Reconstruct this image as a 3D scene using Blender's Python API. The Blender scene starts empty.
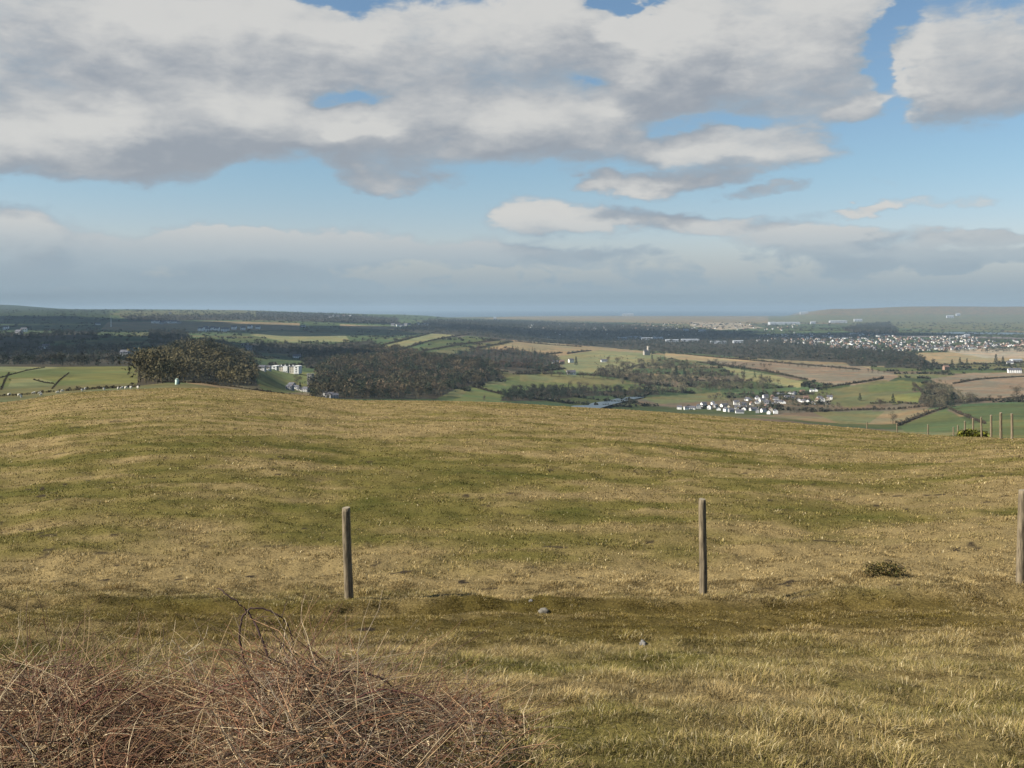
import bpy, bmesh, math, random
import numpy as np
from mathutils import Vector, Matrix

R = math.radians
random.seed(7)
rng = np.random.default_rng(11)
SC = bpy.context.scene
COL = SC.collection

# ---------------------------------------------------------------- camera
F, CX, HZ = 1000.0, 512.0, 308.0          # focal length in pixels, centre column, eye-level row
cd = bpy.data.cameras.new('camera')
cd.sensor_width = 36.0
cd.lens = 36.0 * F / 1024.0
cd.shift_y = -(384.0 - HZ) / 1024.0
cd.clip_start = 0.1
cd.clip_end = 200000
cam = bpy.data.objects.new('camera', cd)
COL.objects.link(cam)
cam.rotation_euler = (R(90), 0, 0)
SC.camera = cam

# ---------------------------------------------------------------- light
SUN_EL, SUN_AZ = 36.0, -104.0              # azimuth from +Y (view direction), negative = left
SC.view_settings.view_transform = 'Standard'
SC.view_settings.look = 'None'
SC.view_settings.gamma = 1.0
SC.view_settings.exposure = 0.9
SKY_STRENGTH = 0.06
sun_dir = Vector((math.sin(R(SUN_AZ)) * math.cos(R(SUN_EL)), math.cos(R(SUN_AZ)) * math.cos(R(SUN_EL)), math.sin(R(SUN_EL))))
ld = bpy.data.lights.new('sun', 'SUN')
ld.energy = 5.0
ld.angle = R(0.53)
ld.color = (1.0, 0.93, 0.82)
lo = bpy.data.objects.new('sun', ld)
lo.rotation_euler = sun_dir.to_track_quat('Z', 'Y').to_euler()
lo.location = (-50, -10, 60)
COL.objects.link(lo)


class NT:
    """small helper for writing node trees"""
    def __init__(s, tree):
        s.t = tree
        s.n = tree.nodes
        s.l = tree.links

    def new(s, typ, **kw):
        n = s.n.new(typ)
        for k, v in kw.items():
            setattr(n, k, v)
        return n

    def put(s, sock, v):
        if hasattr(v, 'is_linked') or isinstance(v, bpy.types.NodeSocket):
            s.l.new(v, sock)
        else:
            sock.default_value = v

    def m(s, op, a, b=0.0, c=0.0, clamp=False):
        n = s.new('ShaderNodeMath', operation=op)
        n.use_clamp = clamp
        s.put(n.inputs[0], a)
        s.put(n.inputs[1], b)
        s.put(n.inputs[2], c)
        return n.outputs[0]

    def v(s, op, a, b=(0, 0, 0)):
        n = s.new('ShaderNodeVectorMath', operation=op)
        s.put(n.inputs[0], a)
        s.put(n.inputs[1], b)
        return n.outputs['Value'] if op in ('LENGTH', 'DOT_PRODUCT') else n.outputs[0]

    def smooth(s, x, lo, hi, a=0.0, b=1.0):
        n = s.new('ShaderNodeMapRange', interpolation_type='SMOOTHSTEP')
        s.put(n.inputs['Value'], x)
        n.inputs['From Min'].default_value = lo
        n.inputs['From Max'].default_value = hi
        n.inputs['To Min'].default_value = a
        n.inputs['To Max'].default_value = b
        return n.outputs['Result']

    def mix(s, f, a, b, blend='MIX'):
        n = s.new('ShaderNodeMix', data_type='RGBA', blend_type=blend)
        s.put(n.inputs[0], f)
        s.put(n.inputs[6], a)
        s.put(n.inputs[7], b)
        return n.outputs[2]

    def noise(s, vec, scale, detail=6, rough=0.55, dist=0.0, out='Fac'):
        n = s.new('ShaderNodeTexNoise')
        if vec is not None:
            s.l.new(vec, n.inputs['Vector'])
        n.inputs['Scale'].default_value = scale
        n.inputs['Detail'].default_value = detail
        n.inputs['Roughness'].default_value = rough
        n.inputs['Distortion'].default_value = dist
        return n.outputs[out]

    def sep(s, vec):
        n = s.new('ShaderNodeSeparateXYZ')
        s.l.new(vec, n.inputs[0])
        return n.outputs

    def comb(s, x, y, z):
        n = s.new('ShaderNodeCombineXYZ')
        s.put(n.inputs[0], x)
        s.put(n.inputs[1], y)
        s.put(n.inputs[2], z)
        return n.outputs[0]


# sky angles: a = azimuth in units of 100 px near the middle, e = elevation likewise
def sky_ae(px, py):
    d = Vector(((px - CX) / F, 1.0, (HZ - py) / F)).normalized()
    return math.atan2(d.x, d.y) * 10, math.asin(d.z) * 10


# cloud banks: centre column, centre row, half width, half height, weight
BANKS = [
    (40, 50, 200, 80, 1.3), (230, 60, 130, 80, 1.2), (70, 148, 150, 30, 1.1), (200, 130, 90, 30, 0.9),
    (470, 40, 150, 48, 1.3), (560, 15, 50, 36, 0.6),
    (400, 125, 150, 34, 1.2), (560, 130, 110, 30, 1.1), (330, 168, 80, 20, 0.9), (420, 185, 70, 12, 0.8),
    (770, 40, 125, 58, 1.6), (670, 62, 60, 50, 1.2), (735, 148, 100, 22, 1.2), (820, 165, 50, 12, 0.7),
    (995, 75, 90, 42, 1.4), (1020, 20, 60, 40, 0.5), (925, 105, 40, 14, 0.7),
    (655, 184, 42, 10, 1.45), (598, 179, 26, 10, 1.5), (770, 189, 44, 8, 1.5), (955, 201, 54, 8, 1.35), (300, 200, 26, 6, 1.2), (700, 175, 50, 7, 0.9), (880, 188, 40, 5, 1.1), (850, 105, 34, 10, 1.2),
    (575, 217, 100, 13, 1.15), (700, 222, 75, 10, 1.1), (525, 204, 34, 12, 0.8),
    (5, 238, 38, 20, 1.3), (200, 243, 110, 12, 0.9), (330, 250, 170, 16, 0.9), (120, 268, 200, 14, 0.7),
    (820, 238, 70, 13, 1.3), (985, 240, 50, 8, 1.3), (860, 212, 40, 5, 1.2),
    (480, 256, 120, 7, 0.8), (820, 262, 300, 10, 0.55), (1020, 262, 120, 10, 0.6),
    (512, 300, 1200, 26, 0.85), (250, 285, 160, 12, 0.3), (640, 282, 140, 10, 0.3), (-900, 150, 500, 100, 0.9), (1900, 120, 300, 100, 0.9),
]
HOLES = [(280, 170, 62, 30, 1.8), (690, 122, 50, 8, 0.9), (348, 94, 38, 9, 1.6), (335, -2, 70, 9, 0.9), (895, 50, 18, 60, 1.1), (630, 8, 26, 15, 2.2), (600, 80, 20, 8, 0.6), (240, 200, 240, 16, 0.8),
         (900, 185, 130, 30, 0.8), (880, 120, 40, 22, 0.6), (620, 160, 60, 8, 0.3)]


def build_world():
    w = bpy.data.worlds.new('World')
    SC.world = w
    w.use_nodes = True
    w.node_tree.nodes.clear()
    w.cycles.sampling_method = 'MANUAL'
    w.cycles.sample_map_resolution = 256
    g = bpy.data.node_groups.new('cloud_cover', 'ShaderNodeTree')
    g.interface.new_socket('P', in_out='INPUT', socket_type='NodeSocketVector')
    g.interface.new_socket('D', in_out='OUTPUT', socket_type='NodeSocketFloat')
    T = NT(g)
    gi = T.new('NodeGroupInput')
    go = T.new('NodeGroupOutput')
    P = gi.outputs[0]
    # ragged edges: warp the angle coordinates before testing the banks
    st = T.v('MULTIPLY', P, (1.0, 2.1, 1.0))
    nc = T.noise(st, 0.9, 5, 0.6, 0.0, 'Color')
    nf = T.noise(T.v('ADD', T.v('MULTIPLY', P, (1.0, 2.3, 1)), (3.1, 7.7, 0)), 2.3, 7, 0.62, 0.3)
    nb = T.noise(T.v('ADD', T.v('MULTIPLY', P, (1.0, 1.9, 1)), (1.3, 2.2, 4)), 0.75, 3, 0.5)
    wr = T.v('MULTIPLY', T.v('SUBTRACT', nc, (0.5, 0.5, 0.5)), (1.3, 0.55, 0.0))
    Q = T.v('ADD', P, wr)
    total = None
    for sign, lst in ((1, BANKS), (-1, HOLES)):
        for (px, py, hw, hh, wt) in lst:
            a, e = sky_ae(px, py)
            d = T.v('MULTIPLY', T.v('SUBTRACT', Q, (a, e, 0)), (100.0 / hw, 100.0 / hh, 0))
            q = T.m('DIVIDE', wt * sign, T.m('ADD', 1.0, T.m('POWER', T.v('LENGTH', d), 4.5)))
            total = q if total is None else T.m('ADD', total, q)
    dens = T.m('ADD', total, T.m('MULTIPLY', T.m('SUBTRACT', nf, 0.5), 1.5))
    dens = T.m('ADD', dens, T.m('MULTIPLY', T.m('SUBTRACT', nb, 0.5), 1.3))
    T.l.new(dens, go.inputs[0])

    W = NT(w.node_tree)
    tc = W.new('ShaderNodeTexCoord')
    D = tc.outputs['Generated']
    x, y, z = W.sep(D)[:3]
    az = W.m('MULTIPLY', W.m('ARCTAN2', x, y), 10.0)
    el = W.m('MULTIPLY', W.m('ARCSINE', z), 10.0)
    P = W.comb(az, el, 0.0)

    def cover(p):
        n = W.new('ShaderNodeGroup')
        n.node_tree = g
        W.l.new(p, n.inputs[0])
        return n.outputs[0]
    d0 = cover(P)
    d2 = cover(W.v('ADD', P, (-0.14, 0.30, 0)))
    alpha = W.m('MAXIMUM', W.smooth(d0, 0.45, 1.22), W.smooth(el, 0.75, 0.1))
    # lit tops, shaded bases
    lit = W.m('SUBTRACT', W.m('ADD', W.m('MULTIPLY', d0, 1.0), 0.0), d2)
    big = W.noise(W.v('MULTIPLY', P, (1, 2.4, 1)), 0.55, 3, 0.5)
    lit = W.m('ADD', lit, W.m('MULTIPLY', W.m('SUBTRACT', big, 0.50), 2.0))
    lit = W.smooth(lit, -0.9, 1.25)
    fine = W.noise(W.v('MULTIPLY', P, (1, 1.8, 1)), 2.2, 5, 0.6, 0.4)
    lit = W.m('ADD', lit, W.m('MULTIPLY', W.m('SUBTRACT', fine, 0.5), 0.32), clamp=True)
    thick = W.smooth(d0, 0.6, 1.9)
    base = W.mix(thick, (0.33, 0.42, 0.50, 1), (0.325, 0.355, 0.395, 1))
    top = W.mix(W.smooth(el, 0.1, 1.0), (0.42, 0.50, 0.55, 1), (0.66, 0.65, 0.625, 1))
    top = W.mix(W.smooth(d0, 0.55, 1.1), (0.42, 0.465, 0.51, 1), top)
    cc = W.mix(lit, base, top)
    low = W.smooth(el, 0.0, 1.0)
    cc = W.mix(low, (0.30, 0.40, 0.475, 1), cc)
    # clear sky
    sky = W.new('ShaderNodeTexSky', sky_type='NISHITA')
    sky.sun_disc = False
    sky.sun_elevation = R(SUN_EL)
    sky.sun_rotation = R(SUN_AZ)
    sky.altitude = 150
    sky.air_density = 1.0
    sky.dust_density = 0.6
    sky.ozone_density = 1.6
    W.l.new(W.comb(x, y, W.m('MAXIMUM', z, 0.012)), sky.inputs[0])
    tint = W.mix(W.smooth(el, 0.3, 1.5), (1.02, 0.93, 1.02, 1), (0.93, 1.03, 1.05, 1))
    skyc = W.mix(1.0, sky.outputs[0], tint, 'MULTIPLY')
    cc10 = W.mix(1.0, cc, (1 / SKY_STRENGTH / 2 ** SC.view_settings.exposure,) * 3 + (1,), 'MULTIPLY')
    col = W.mix(W.m('MULTIPLY', alpha, 0.94), skyc, cc10)
    bg = W.new('ShaderNodeBackground')
    W.l.new(col, bg.inputs[0])
    bg.inputs[1].default_value = SKY_STRENGTH
    out = W.new('ShaderNodeOutputWorld')
    W.l.new(bg.outputs[0], out.inputs[0])


build_world()

# ---------------------------------------------------------------- numeric helpers


def hash2(ix, iy, seed):
    h = (ix.astype(np.int64) * 374761393 + iy.astype(np.int64) * 668265263 + seed * 2147483647) & 0xFFFFFFFF
    h = ((h ^ (h >> 13)) * 1274126177) & 0xFFFFFFFF
    h = h ^ (h >> 16)
    return (h & 0xFFFFFF) / float(0xFFFFFF)


def vnoise(x, y, seed=0):
    x = np.asarray(x, float)
    y = np.asarray(y, float)
    ix, iy = np.floor(x), np.floor(y)
    fx, fy = x - ix, y - iy
    fx = fx * fx * (3 - 2 * fx)
    fy = fy * fy * (3 - 2 * fy)
    a, b = hash2(ix, iy, seed), hash2(ix + 1, iy, seed)
    c, d = hash2(ix, iy + 1, seed), hash2(ix + 1, iy + 1, seed)
    return (a + (b - a) * fx) * (1 - fy) + (c + (d - c) * fx) * fy


def fbm(x, y, seed=0, octv=4, gain=0.5):
    s, a, t = 0.0, 1.0, 0.0
    for i in range(octv):
        s = s + a * vnoise(x * 2 ** i + 17.3 * i, y * 2 ** i - 9.1 * i, seed + i)
        t += a
        a *= gain
    return s / t


def sstep(x, a, b):
    t = np.clip((x - a) / (b - a), 0, 1)
    return t * t * (3 - 2 * t)


# ---------------------------------------------------------------- the lie of the land
# per column: (rows below eye level, metres away) pairs; height = -rows/1000*metres
NEAR = [(-25, -1.15), (-3, -1.35), (0, -1.42), (2, -1.50), (3.5, -1.61), (5, -1.96), (7.2, -2.46), (9.2, -2.88), (10.7, -3.17)]
COLS = {
    -420: [(97, 85), (104, 200), (88, 420), (75, 550), (57, 900), (52, 1500), (30, 2600), (18, 3700), (8, 5500), (3, 7500), (-1, 9500), (-8, 12500)],
    0: [(95, 85), (104, 200), (88, 420), (78, 480), (68, 620), (57, 850), (60, 1080), (51, 1500), (30, 2600), (20, 3700), (10, 5500), (4, 7500), (1, 9500), (-3.5, 12500)],
    70: [(85.5, 85), (100, 200), (84, 410), (76, 480), (66, 640), (57.5, 880), (60, 1100), (51, 1500), (30, 2600), (20, 3700), (10, 5500), (4, 7500), (1.5, 9500), (1, 12500)],
    140: [(81.5, 85), (95, 200), (79, 400), (74, 480), (64, 680), (58, 900), (58, 1150), (50, 1500), (30, 2600), (20, 3800), (11, 5400), (4, 7500), (1.5, 10000), (3, 14000)],
    200: [(80, 85), (92, 200), (77.5, 390), (74.5, 480), (73, 720), (60, 860), (45, 1030), (56, 1350), (42, 1900), (30, 2800), (20, 4000), (12, 5400), (5, 7500), (1.8, 10000), (4, 14000)],
    250: [(82.5, 85), (98, 200), (86, 450), (80, 700), (74, 880), (64, 1050), (60, 1300), (50, 1800), (40, 2300), (30, 3000), (20, 4200), (11, 6000), (5, 8000), (2.5, 10500), (6, 14000)],
    290: [(86.5, 85), (104, 200), (94, 500), (86, 900), (80, 1150), (63, 1500), (53, 1850), (40, 2500), (30, 3300), (20, 4500), (10, 6800), (5.5, 8800), (4, 11000), (10, 14500)],
    350: [(92.5, 85), (110, 200), (98, 600), (91, 1000), (76, 1350), (58, 1700), (52, 2000), (42, 2500), (30, 3400), (20, 4700), (10, 7300), (6.5, 9500), (5.5, 11000), (10.5, 14500)],
    410: [(93, 85), (112, 200), (100, 700), (92, 1100), (72, 1500), (54, 1820), (58, 2050), (42, 2550), (30, 3500), (20, 5000), (12, 7600), (7, 10000), (10.5, 14500)],
    480: [(94, 85), (113, 200), (102, 800), (93, 1200), (74, 1600), (60, 1900), (60, 2150), (42, 2700), (31, 3500), (22, 5000), (14.5, 8000), (11, 11000), (9, 15000), (9.2, 17000)],
    560: [(98.5, 85), (116, 200), (104, 900), (96, 1300), (82, 1600), (66, 1850), (62, 2150), (51, 2550), (45, 2900), (36, 3450), (35, 4100), (28, 5100), (20, 7100), (14, 10000), (10, 14000), (8.1, 17000)],
    650: [(104, 85), (120, 200), (107, 950), (96, 1450), (80, 1730), (60, 2280), (45, 2850), (42, 3450), (31.5, 4600), (20, 7100), (14, 10000), (10, 14000), (8.1, 17000)],
    760: [(113, 84), (130, 200), (114, 1000), (101, 1350), (85, 1640), (70, 1930), (55.5, 2400), (46, 3100), (36.5, 3950), (30, 4800), (20, 7100), (13, 11000), (9.5, 15000), (8.1, 17000)],
    880: [(123, 75), (140, 200), (122, 1000), (108, 1250), (92, 1450), (78, 1650), (62, 2100), (50, 2700), (40, 3500), (32, 4500), (22, 6500), (14.5, 9500), (12, 11500), (10, 14000), (8.5, 17000)],
    950: [(128.5, 62), (146, 180), (128, 700), (118, 1000), (103, 1230), (90, 1400), (75, 1700), (60, 2200), (49, 2800), (41, 3400), (31, 4700), (23, 6400), (14.5, 9500), (12, 11500), (10, 14000), (8.5, 17000)],
    1024: [(131, 54), (150, 150), (134, 500), (122, 800), (105, 1120), (91, 1350), (72, 1780), (58, 2300), (48, 2900), (42, 3300), (31, 4700), (23, 6400), (14.5, 9500), (12, 11500), (10, 14000), (8.5, 17000)],
    1450: [(131, 54), (150, 150), (134, 500), (122, 800), (105, 1120), (91, 1350), (72, 1780), (58, 2300), (48, 2900), (40, 3300), (30, 4700), (22, 6400), (14.5, 9500), (12, 11500), (10, 14000), (8.5, 17000)],
}


def pchip(xs, ys, q):
    xs, ys = np.asarray(xs, float), np.asarray(ys, float)
    h = np.diff(xs)
    d = np.diff(ys) / h
    m = np.zeros_like(xs)
    for i in range(1, len(xs) - 1):
        if d[i - 1] * d[i] > 0:
            w1, w2 = 2 * h[i] + h[i - 1], h[i] + 2 * h[i - 1]
            m[i] = (w1 + w2) / (w1 / d[i - 1] + w2 / d[i])
    m[0], m[-1] = d[0], d[-1]
    q = np.clip(q, xs[0], xs[-1])
    i = np.clip(np.searchsorted(xs, q) - 1, 0, len(h) - 1)
    t = (q - xs[i]) / h[i]
    return ((2 * t ** 3 - 3 * t ** 2 + 1) * ys[i] + (t ** 3 - 2 * t ** 2 + t) * h[i] * m[i]
            + (-2 * t ** 3 + 3 * t ** 2) * ys[i + 1] + (t ** 3 - t ** 2) * h[i] * m[i + 1])


# tabulate once on a log grid of depth
G0 = 30.0
QY = np.concatenate([np.linspace(-25, 14, 500), np.exp(np.linspace(math.log(14.02), math.log(70000), 2600))])
CK = sorted(COLS)
TAB = []
for cx_ in CK:
    u = (cx_ - CX) / F
    z0 = -3.40 + 0.13 * (min(max(cx_, -100), 1100) - 348) / 672 if cx_ > 300 else -3.40
    pts = list(NEAR) + [(11.4, z0 + 0.02)]
    far = COLS[cx_]
    o, dcr = far[0]
    zc = -o / F * dcr
    # convex pasture that meets the eye's line at the crest
    L = dcr - 11.4
    s1 = o / F
    dz = (z0 - zc)
    b = (s1 * L - dz) / (L * L)
    a = s1 - 2 * b * L
    for k in (0.04, 0.1, 0.2, 0.35, 0.5, 0.65, 0.8, 0.92, 1.0, 1.12):
        t = k * L
        pts.append((11.4 + t, z0 - a * t - b * t * t))
    for (o, d) in far[1:]:
        pts.append((d, -o / F * d))
    last = pts[-1]
    if cx_ < 800:
        pts += [(last[0] * 1.12, -158), (last[0] * 1.25, -170), (70000, -200)]
    else:
        pts += [(last[0] * 1.5, last[1] - 5), (last[0] * 2.0, -170), (70000, -200)]
    ys = np.array([p[0] for p in pts])
    zs = np.array([p[1] for p in pts])
    ly = np.where(ys > G0, np.log(np.maximum(ys, 1)) * G0, ys * 1.0 + (math.log(G0) * G0 - G0))
    lq = np.where(QY > G0, np.log(np.maximum(QY, 1)) * G0, QY * 1.0 + (math.log(G0) * G0 - G0))
    TAB.append(pchip(ly, zs, lq))
TAB = np.array(TAB)
CU = (np.array(CK) - CX) / F
# local rises: column, row, metres away, radius across, radius deep, height
RISES = [(590, 1790, 130, 110, 9), (470, 1800, 120, 160, 5), (455, 3000, 330, 260, 16), (690, 2150, 220, 160, 7),
         (900, 1420, 70, 90, 5), (60, 2300, 300, 260, 12), (150, 1700, 160, 150, 8), (300, 3000, 400, 300, 10), (860, 6000, 350, 500, 14)]


def ground(X, Y):
    X = np.asarray(X, float)
    Y = np.asarray(Y, float)
    X, Y = np.broadcast_arrays(X, Y)
    s = X / np.maximum(Y, 12.0)
    s = np.clip(s, CU[0], CU[-1])
    iy = np.clip(np.searchsorted(QY, Y) - 1, 0, len(QY) - 2)
    ty = np.clip((Y - QY[iy]) / (QY[iy + 1] - QY[iy]), 0, 1)
    ic = np.clip(np.searchsorted(CU, s) - 1, 0, len(CU) - 2)
    # Catmull-Rom across columns
    t = (s - CU[ic]) / (CU[ic + 1] - CU[ic])

    def row(k):
        k = np.clip(k, 0, len(CU) - 1)
        return TAB[k, iy] * (1 - ty) + TAB[k, iy + 1] * ty
    p0, p1, p2, p3 = row(ic - 1), row(ic), row(ic + 1), row(ic + 2)
    i0, i3 = np.clip(ic - 1, 0, len(CU) - 1), np.clip(ic + 2, 0, len(CU) - 1)
    hh = CU[ic + 1] - CU[ic]
    m1 = (p2 - p0) / np.maximum(CU[ic + 1] - CU[i0], 1e-6) * hh
    m2 = (p3 - p1) / np.maximum(CU[i3] - CU[ic], 1e-6) * hh
    z = ((2 * t ** 3 - 3 * t ** 2 + 1) * p1 + (t ** 3 - 2 * t ** 2 + t) * m1 + (-2 * t ** 3 + 3 * t ** 2) * p2 + (t ** 3 - t ** 2) * m2)
    far = sstep(Y, 500, 1400) * (1 - sstep(Y, 9000, 13000))
    far = far * (1 - sstep(s, 0.33, 0.40) * sstep(Y, 5000, 5900) * (1 - sstep(Y, 7600, 8800)) * 0.97)
    z = z + far * ((fbm(X / 420, Y / 420, 3, 3) - 0.5) * 12 + (fbm(X / 130, Y / 130, 9, 2) - 0.5) * 4)
    for (px, d, rx, ry, h) in RISES:
        cx = (px - CX) / F * d
        z = z + h * np.exp(-((X - cx) / rx) ** 2 - ((Y - d) / ry) ** 2)
    hu = sstep(s, 0.266, 0.325) * (0.80 + 0.2 * sstep(s, 0.33, 0.40))
    z = z + hu * (sstep(Y, 10500, 11600) * 40 + sstep(Y, 11600, 13400) * 122) * (0.97 + 0.06 * vnoise(s * 14, s * 0, 8))
    far2 = sstep(Y, 9000, 12500)
    z = z + far2 * (fbm(X / 1500, Y / 1500, 5, 4) - 0.5) * np.where(z > -120, 16, 3)
    return z


def ground_near(X, Y):
    z = ground(X, Y)
    n = (1 - sstep(Y, 60, 200))
    z = z + n * ((fbm(X / 2.3, Y / 2.3, 21, 3) - 0.5) * 0.14 + (fbm(X / 0.42, Y / 0.42, 31, 2) - 0.5) * 0.10
                 + (fbm(X / 0.11, Y / 0.11, 41, 2) - 0.5) * 0.025 * (1 - sstep(Y, 12, 20)))
    z = z + n * (fbm(X / 14, Y / 9, 51, 2) - 0.5) * 0.10 * sstep(Y, 13, 22)
    # the little step of the old bank below the posts
    lip = fbm(X / 1.7, X * 0 + 3.3, 61, 3) - 0.5
    yb = 10.9 + lip * 0.7
    z = z + 0.10 * np.exp(-((Y - yb - 0.2) / 0.35) ** 2) - 0.09 * np.exp(-((Y - yb + 0.5) / 0.45) ** 2)
    # hoof-torn hollows, plus dents where the posts' shadow streaks are put in
    for (px, py_d, r, dp) in HOLLOWS_AND_SHADOWS:
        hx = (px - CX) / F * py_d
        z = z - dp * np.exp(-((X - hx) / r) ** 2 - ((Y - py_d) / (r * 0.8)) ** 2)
    return z


HOLLOWS_AND_SHADOWS = [(470, 11.3, 0.14, 0.07), (18, 10.6, 0.16, 0.10), (45, 10.8, 0.12, 0.08), (915, 3.95, 0.07, 0.07), (790, 11.35, 0.42, 0.09), (470, 11.55, 0.2, 0.09), (650, 7.7, 0.1, 0.07), (700, 7.9, 0.05, 0.05), (860, 8.2, 0.12, 0.07),  # spots level with the posts, to their right, stand in for their shadows
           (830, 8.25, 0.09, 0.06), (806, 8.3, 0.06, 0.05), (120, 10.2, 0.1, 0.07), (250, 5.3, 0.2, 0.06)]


_LY = np.exp(np.linspace(math.log(2.5), math.log(60000), 5000))


def pick(px, py, ymin=150.0, ymax=60000):
    """where the line of sight through a picture point meets the land"""
    u = (px - CX) / F
    Y = _LY[(_LY >= ymin) & (_LY <= ymax)]
    z = ground(u * Y, Y) if ymin > 100 else ground_near(u * Y, Y)
    ray = -(py - HZ) / F * Y
    hit = np.where(z >= ray)[0]
    if len(hit) == 0:
        i = int(np.argmax(z - ray))
    else:
        i = int(hit[0])
    return Vector((u * Y[i], Y[i], z[i]))


def inpoly(px, py, poly):
    px, py = np.asarray(px), np.asarray(py)
    ins = np.zeros(px.shape, bool)
    n = len(poly)
    for i in range(n):
        x1, y1 = poly[i]
        x2, y2 = poly[(i + 1) % n]
        if y1 == y2:
            continue
        c = ((y1 > py) != (y2 > py)) & (px < (x2 - x1) * (py - y1) / (y2 - y1) + x1)
        ins ^= c
    return ins


# ---------------------------------------------------------------- mesh helpers
def mesh_np(name, verts, faces, mat, colors=None, parent=None, smooth=False, mesh_only=False):
    """faces: list of (N,k) int arrays"""
    me = bpy.data.meshes.new(name)
    verts = np.ascontiguousarray(verts, np.float32)
    me.vertices.add(len(verts))
    me.vertices.foreach_set('co', verts.ravel())
    nl = sum(f.size for f in faces)
    npol = sum(len(f) for f in faces)
    me.loops.add(nl)
    me.loops.foreach_set('vertex_index', np.concatenate([f.ravel() for f in faces]).astype(np.int32))
    me.polygons.add(npol)
    tot = np.concatenate([np.full(len(f), f.shape[1], np.int32) for f in faces])
    st = np.concatenate([[0], np.cumsum(tot)[:-1]]).astype(np.int32)
    me.polygons.foreach_set('loop_start', st)
    me.polygons.foreach_set('loop_total', tot)
    if smooth:
        me.polygons.foreach_set('use_smooth', np.ones(npol, bool))
    me.update(calc_edges=True)
    if colors is not None:
        at = me.color_attributes.new('col', 'FLOAT_COLOR', 'POINT')
        c = np.ones((len(verts), 4), np.float32)
        c[:, :3] = colors
        at.data.foreach_set('color', c.ravel())
    me.materials.append(mat)
    if mesh_only:
        return me
    o = bpy.data.objects.new(name, me)
    COL.objects.link(o)
    o.parent = parent
    return o


def tag(o, label=None, cat=None, group=None, kind=None):
    if label:
        o['label'] = label
    if cat:
        o['category'] = cat
    if group:
        o['group'] = group
    if kind:
        o['kind'] = kind
    return o


def empty(name, loc, rz=0.0):
    o = bpy.data.objects.new(name, None)
    COL.objects.link(o)
    o.location = loc
    o.rotation_euler = (0, 0, rz)
    o.empty_display_size = 0.3
    return o


def copy_tree(o, parent=None):
    c = o.copy()
    COL.objects.link(c)
    c.parent = parent
    for ch in list(o.children):
        copy_tree(ch, c)
    return c


def scatter(tv, tf, pos, scl, rz, tcol=None, col=None):
    """merge many copies of a template (tv verts, tf faces) into arrays"""
    n, k = len(pos), len(tv)
    c, s = np.cos(rz)[:, None], np.sin(rz)[:, None]
    v = tv[None] * scl[:, None, :]
    x = v[..., 0] * c - v[..., 1] * s + pos[:, 0:1]
    y = v[..., 0] * s + v[..., 1] * c + pos[:, 1:2]
    z = v[..., 2] + pos[:, 2:3]
    V = np.stack([x, y, z], -1).reshape(-1, 3)
    Fc = (tf[None] + (np.arange(n) * k)[:, None, None]).reshape(-1, tf.shape[1])
    C = None
    if col is not None:
        tc = np.ones((k, 1)) if tcol is None else tcol.reshape(k, -1)
        C = (col[:, None, :] * tc[None]).reshape(-1, 3)
    return V, Fc, C


class Bag:
    def __init__(s):
        s.v, s.f, s.c, s.n = [], [], [], 0

    def add(s, V, Fc, C):
        s.v.append(V)
        s.f.append(Fc + s.n)
        s.c.append(C)
        s.n += len(V)

    def build(s, name, mat, parent=None, mesh_only=False):
        return mesh_np(name, np.concatenate(s.v), [np.concatenate(s.f)], mat, np.concatenate(s.c), parent, mesh_only=mesh_only)


# ---------------------------------------------------------------- materials
def mat_attr(name, vary=0.25, scale=3.0, rough=0.9, bump=0.0, bscale=20.0, trans=0.0, spec=0.2, vary2=0.0, scale2=0.1):
    m = bpy.data.materials.new(name)
    m.use_nodes = True
    m.node_tree.nodes.clear()
    T = NT(m.node_tree)
    at = T.new('ShaderNodeAttribute', attribute_name='col')
    tc = T.new('ShaderNodeTexCoord')
    n = T.noise(tc.outputs['Object'], scale, 5, 0.65)
    f = T.smooth(n, 0.25, 0.75, 1 - vary, 1 + vary)
    if vary2:
        f = T.m('MULTIPLY', f, T.smooth(T.noise(tc.outputs['Object'], scale2, 6, 0.6), 0.3, 0.7, 1 - vary2, 1 + vary2))
    col = T.v('MULTIPLY', at.outputs['Color'], T.comb(f, f, f))
    bs = T.new('ShaderNodeBsdfPrincipled')
    T.l.new(col, bs.inputs['Base Color'])
    bs.inputs['Roughness'].default_value = rough
    bs.inputs['Specular IOR Level'].default_value = spec
    if bump:
        b = T.new('ShaderNodeBump')
        b.inputs['Strength'].default_value = bump
        b.inputs['Distance'].default_value = 0.03
        T.l.new(T.noise(tc.outputs['Object'], bscale, 8, 0.7), b.inputs['Height'])
        T.l.new(b.outputs[0], bs.inputs['Normal'])
    out = T.new('ShaderNodeOutputMaterial')
    if trans:
        tr = T.new('ShaderNodeBsdfTranslucent')
        T.l.new(col, tr.inputs[0])
        mx = T.new('ShaderNodeMixShader')
        mx.inputs[0].default_value = trans
        T.l.new(bs.outputs[0], mx.inputs[1])
        T.l.new(tr.outputs[0], mx.inputs[2])
        T.l.new(mx.outputs[0], out.inputs[0])
    else:
        T.l.new(bs.outputs[0], out.inputs[0])
    return m


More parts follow.
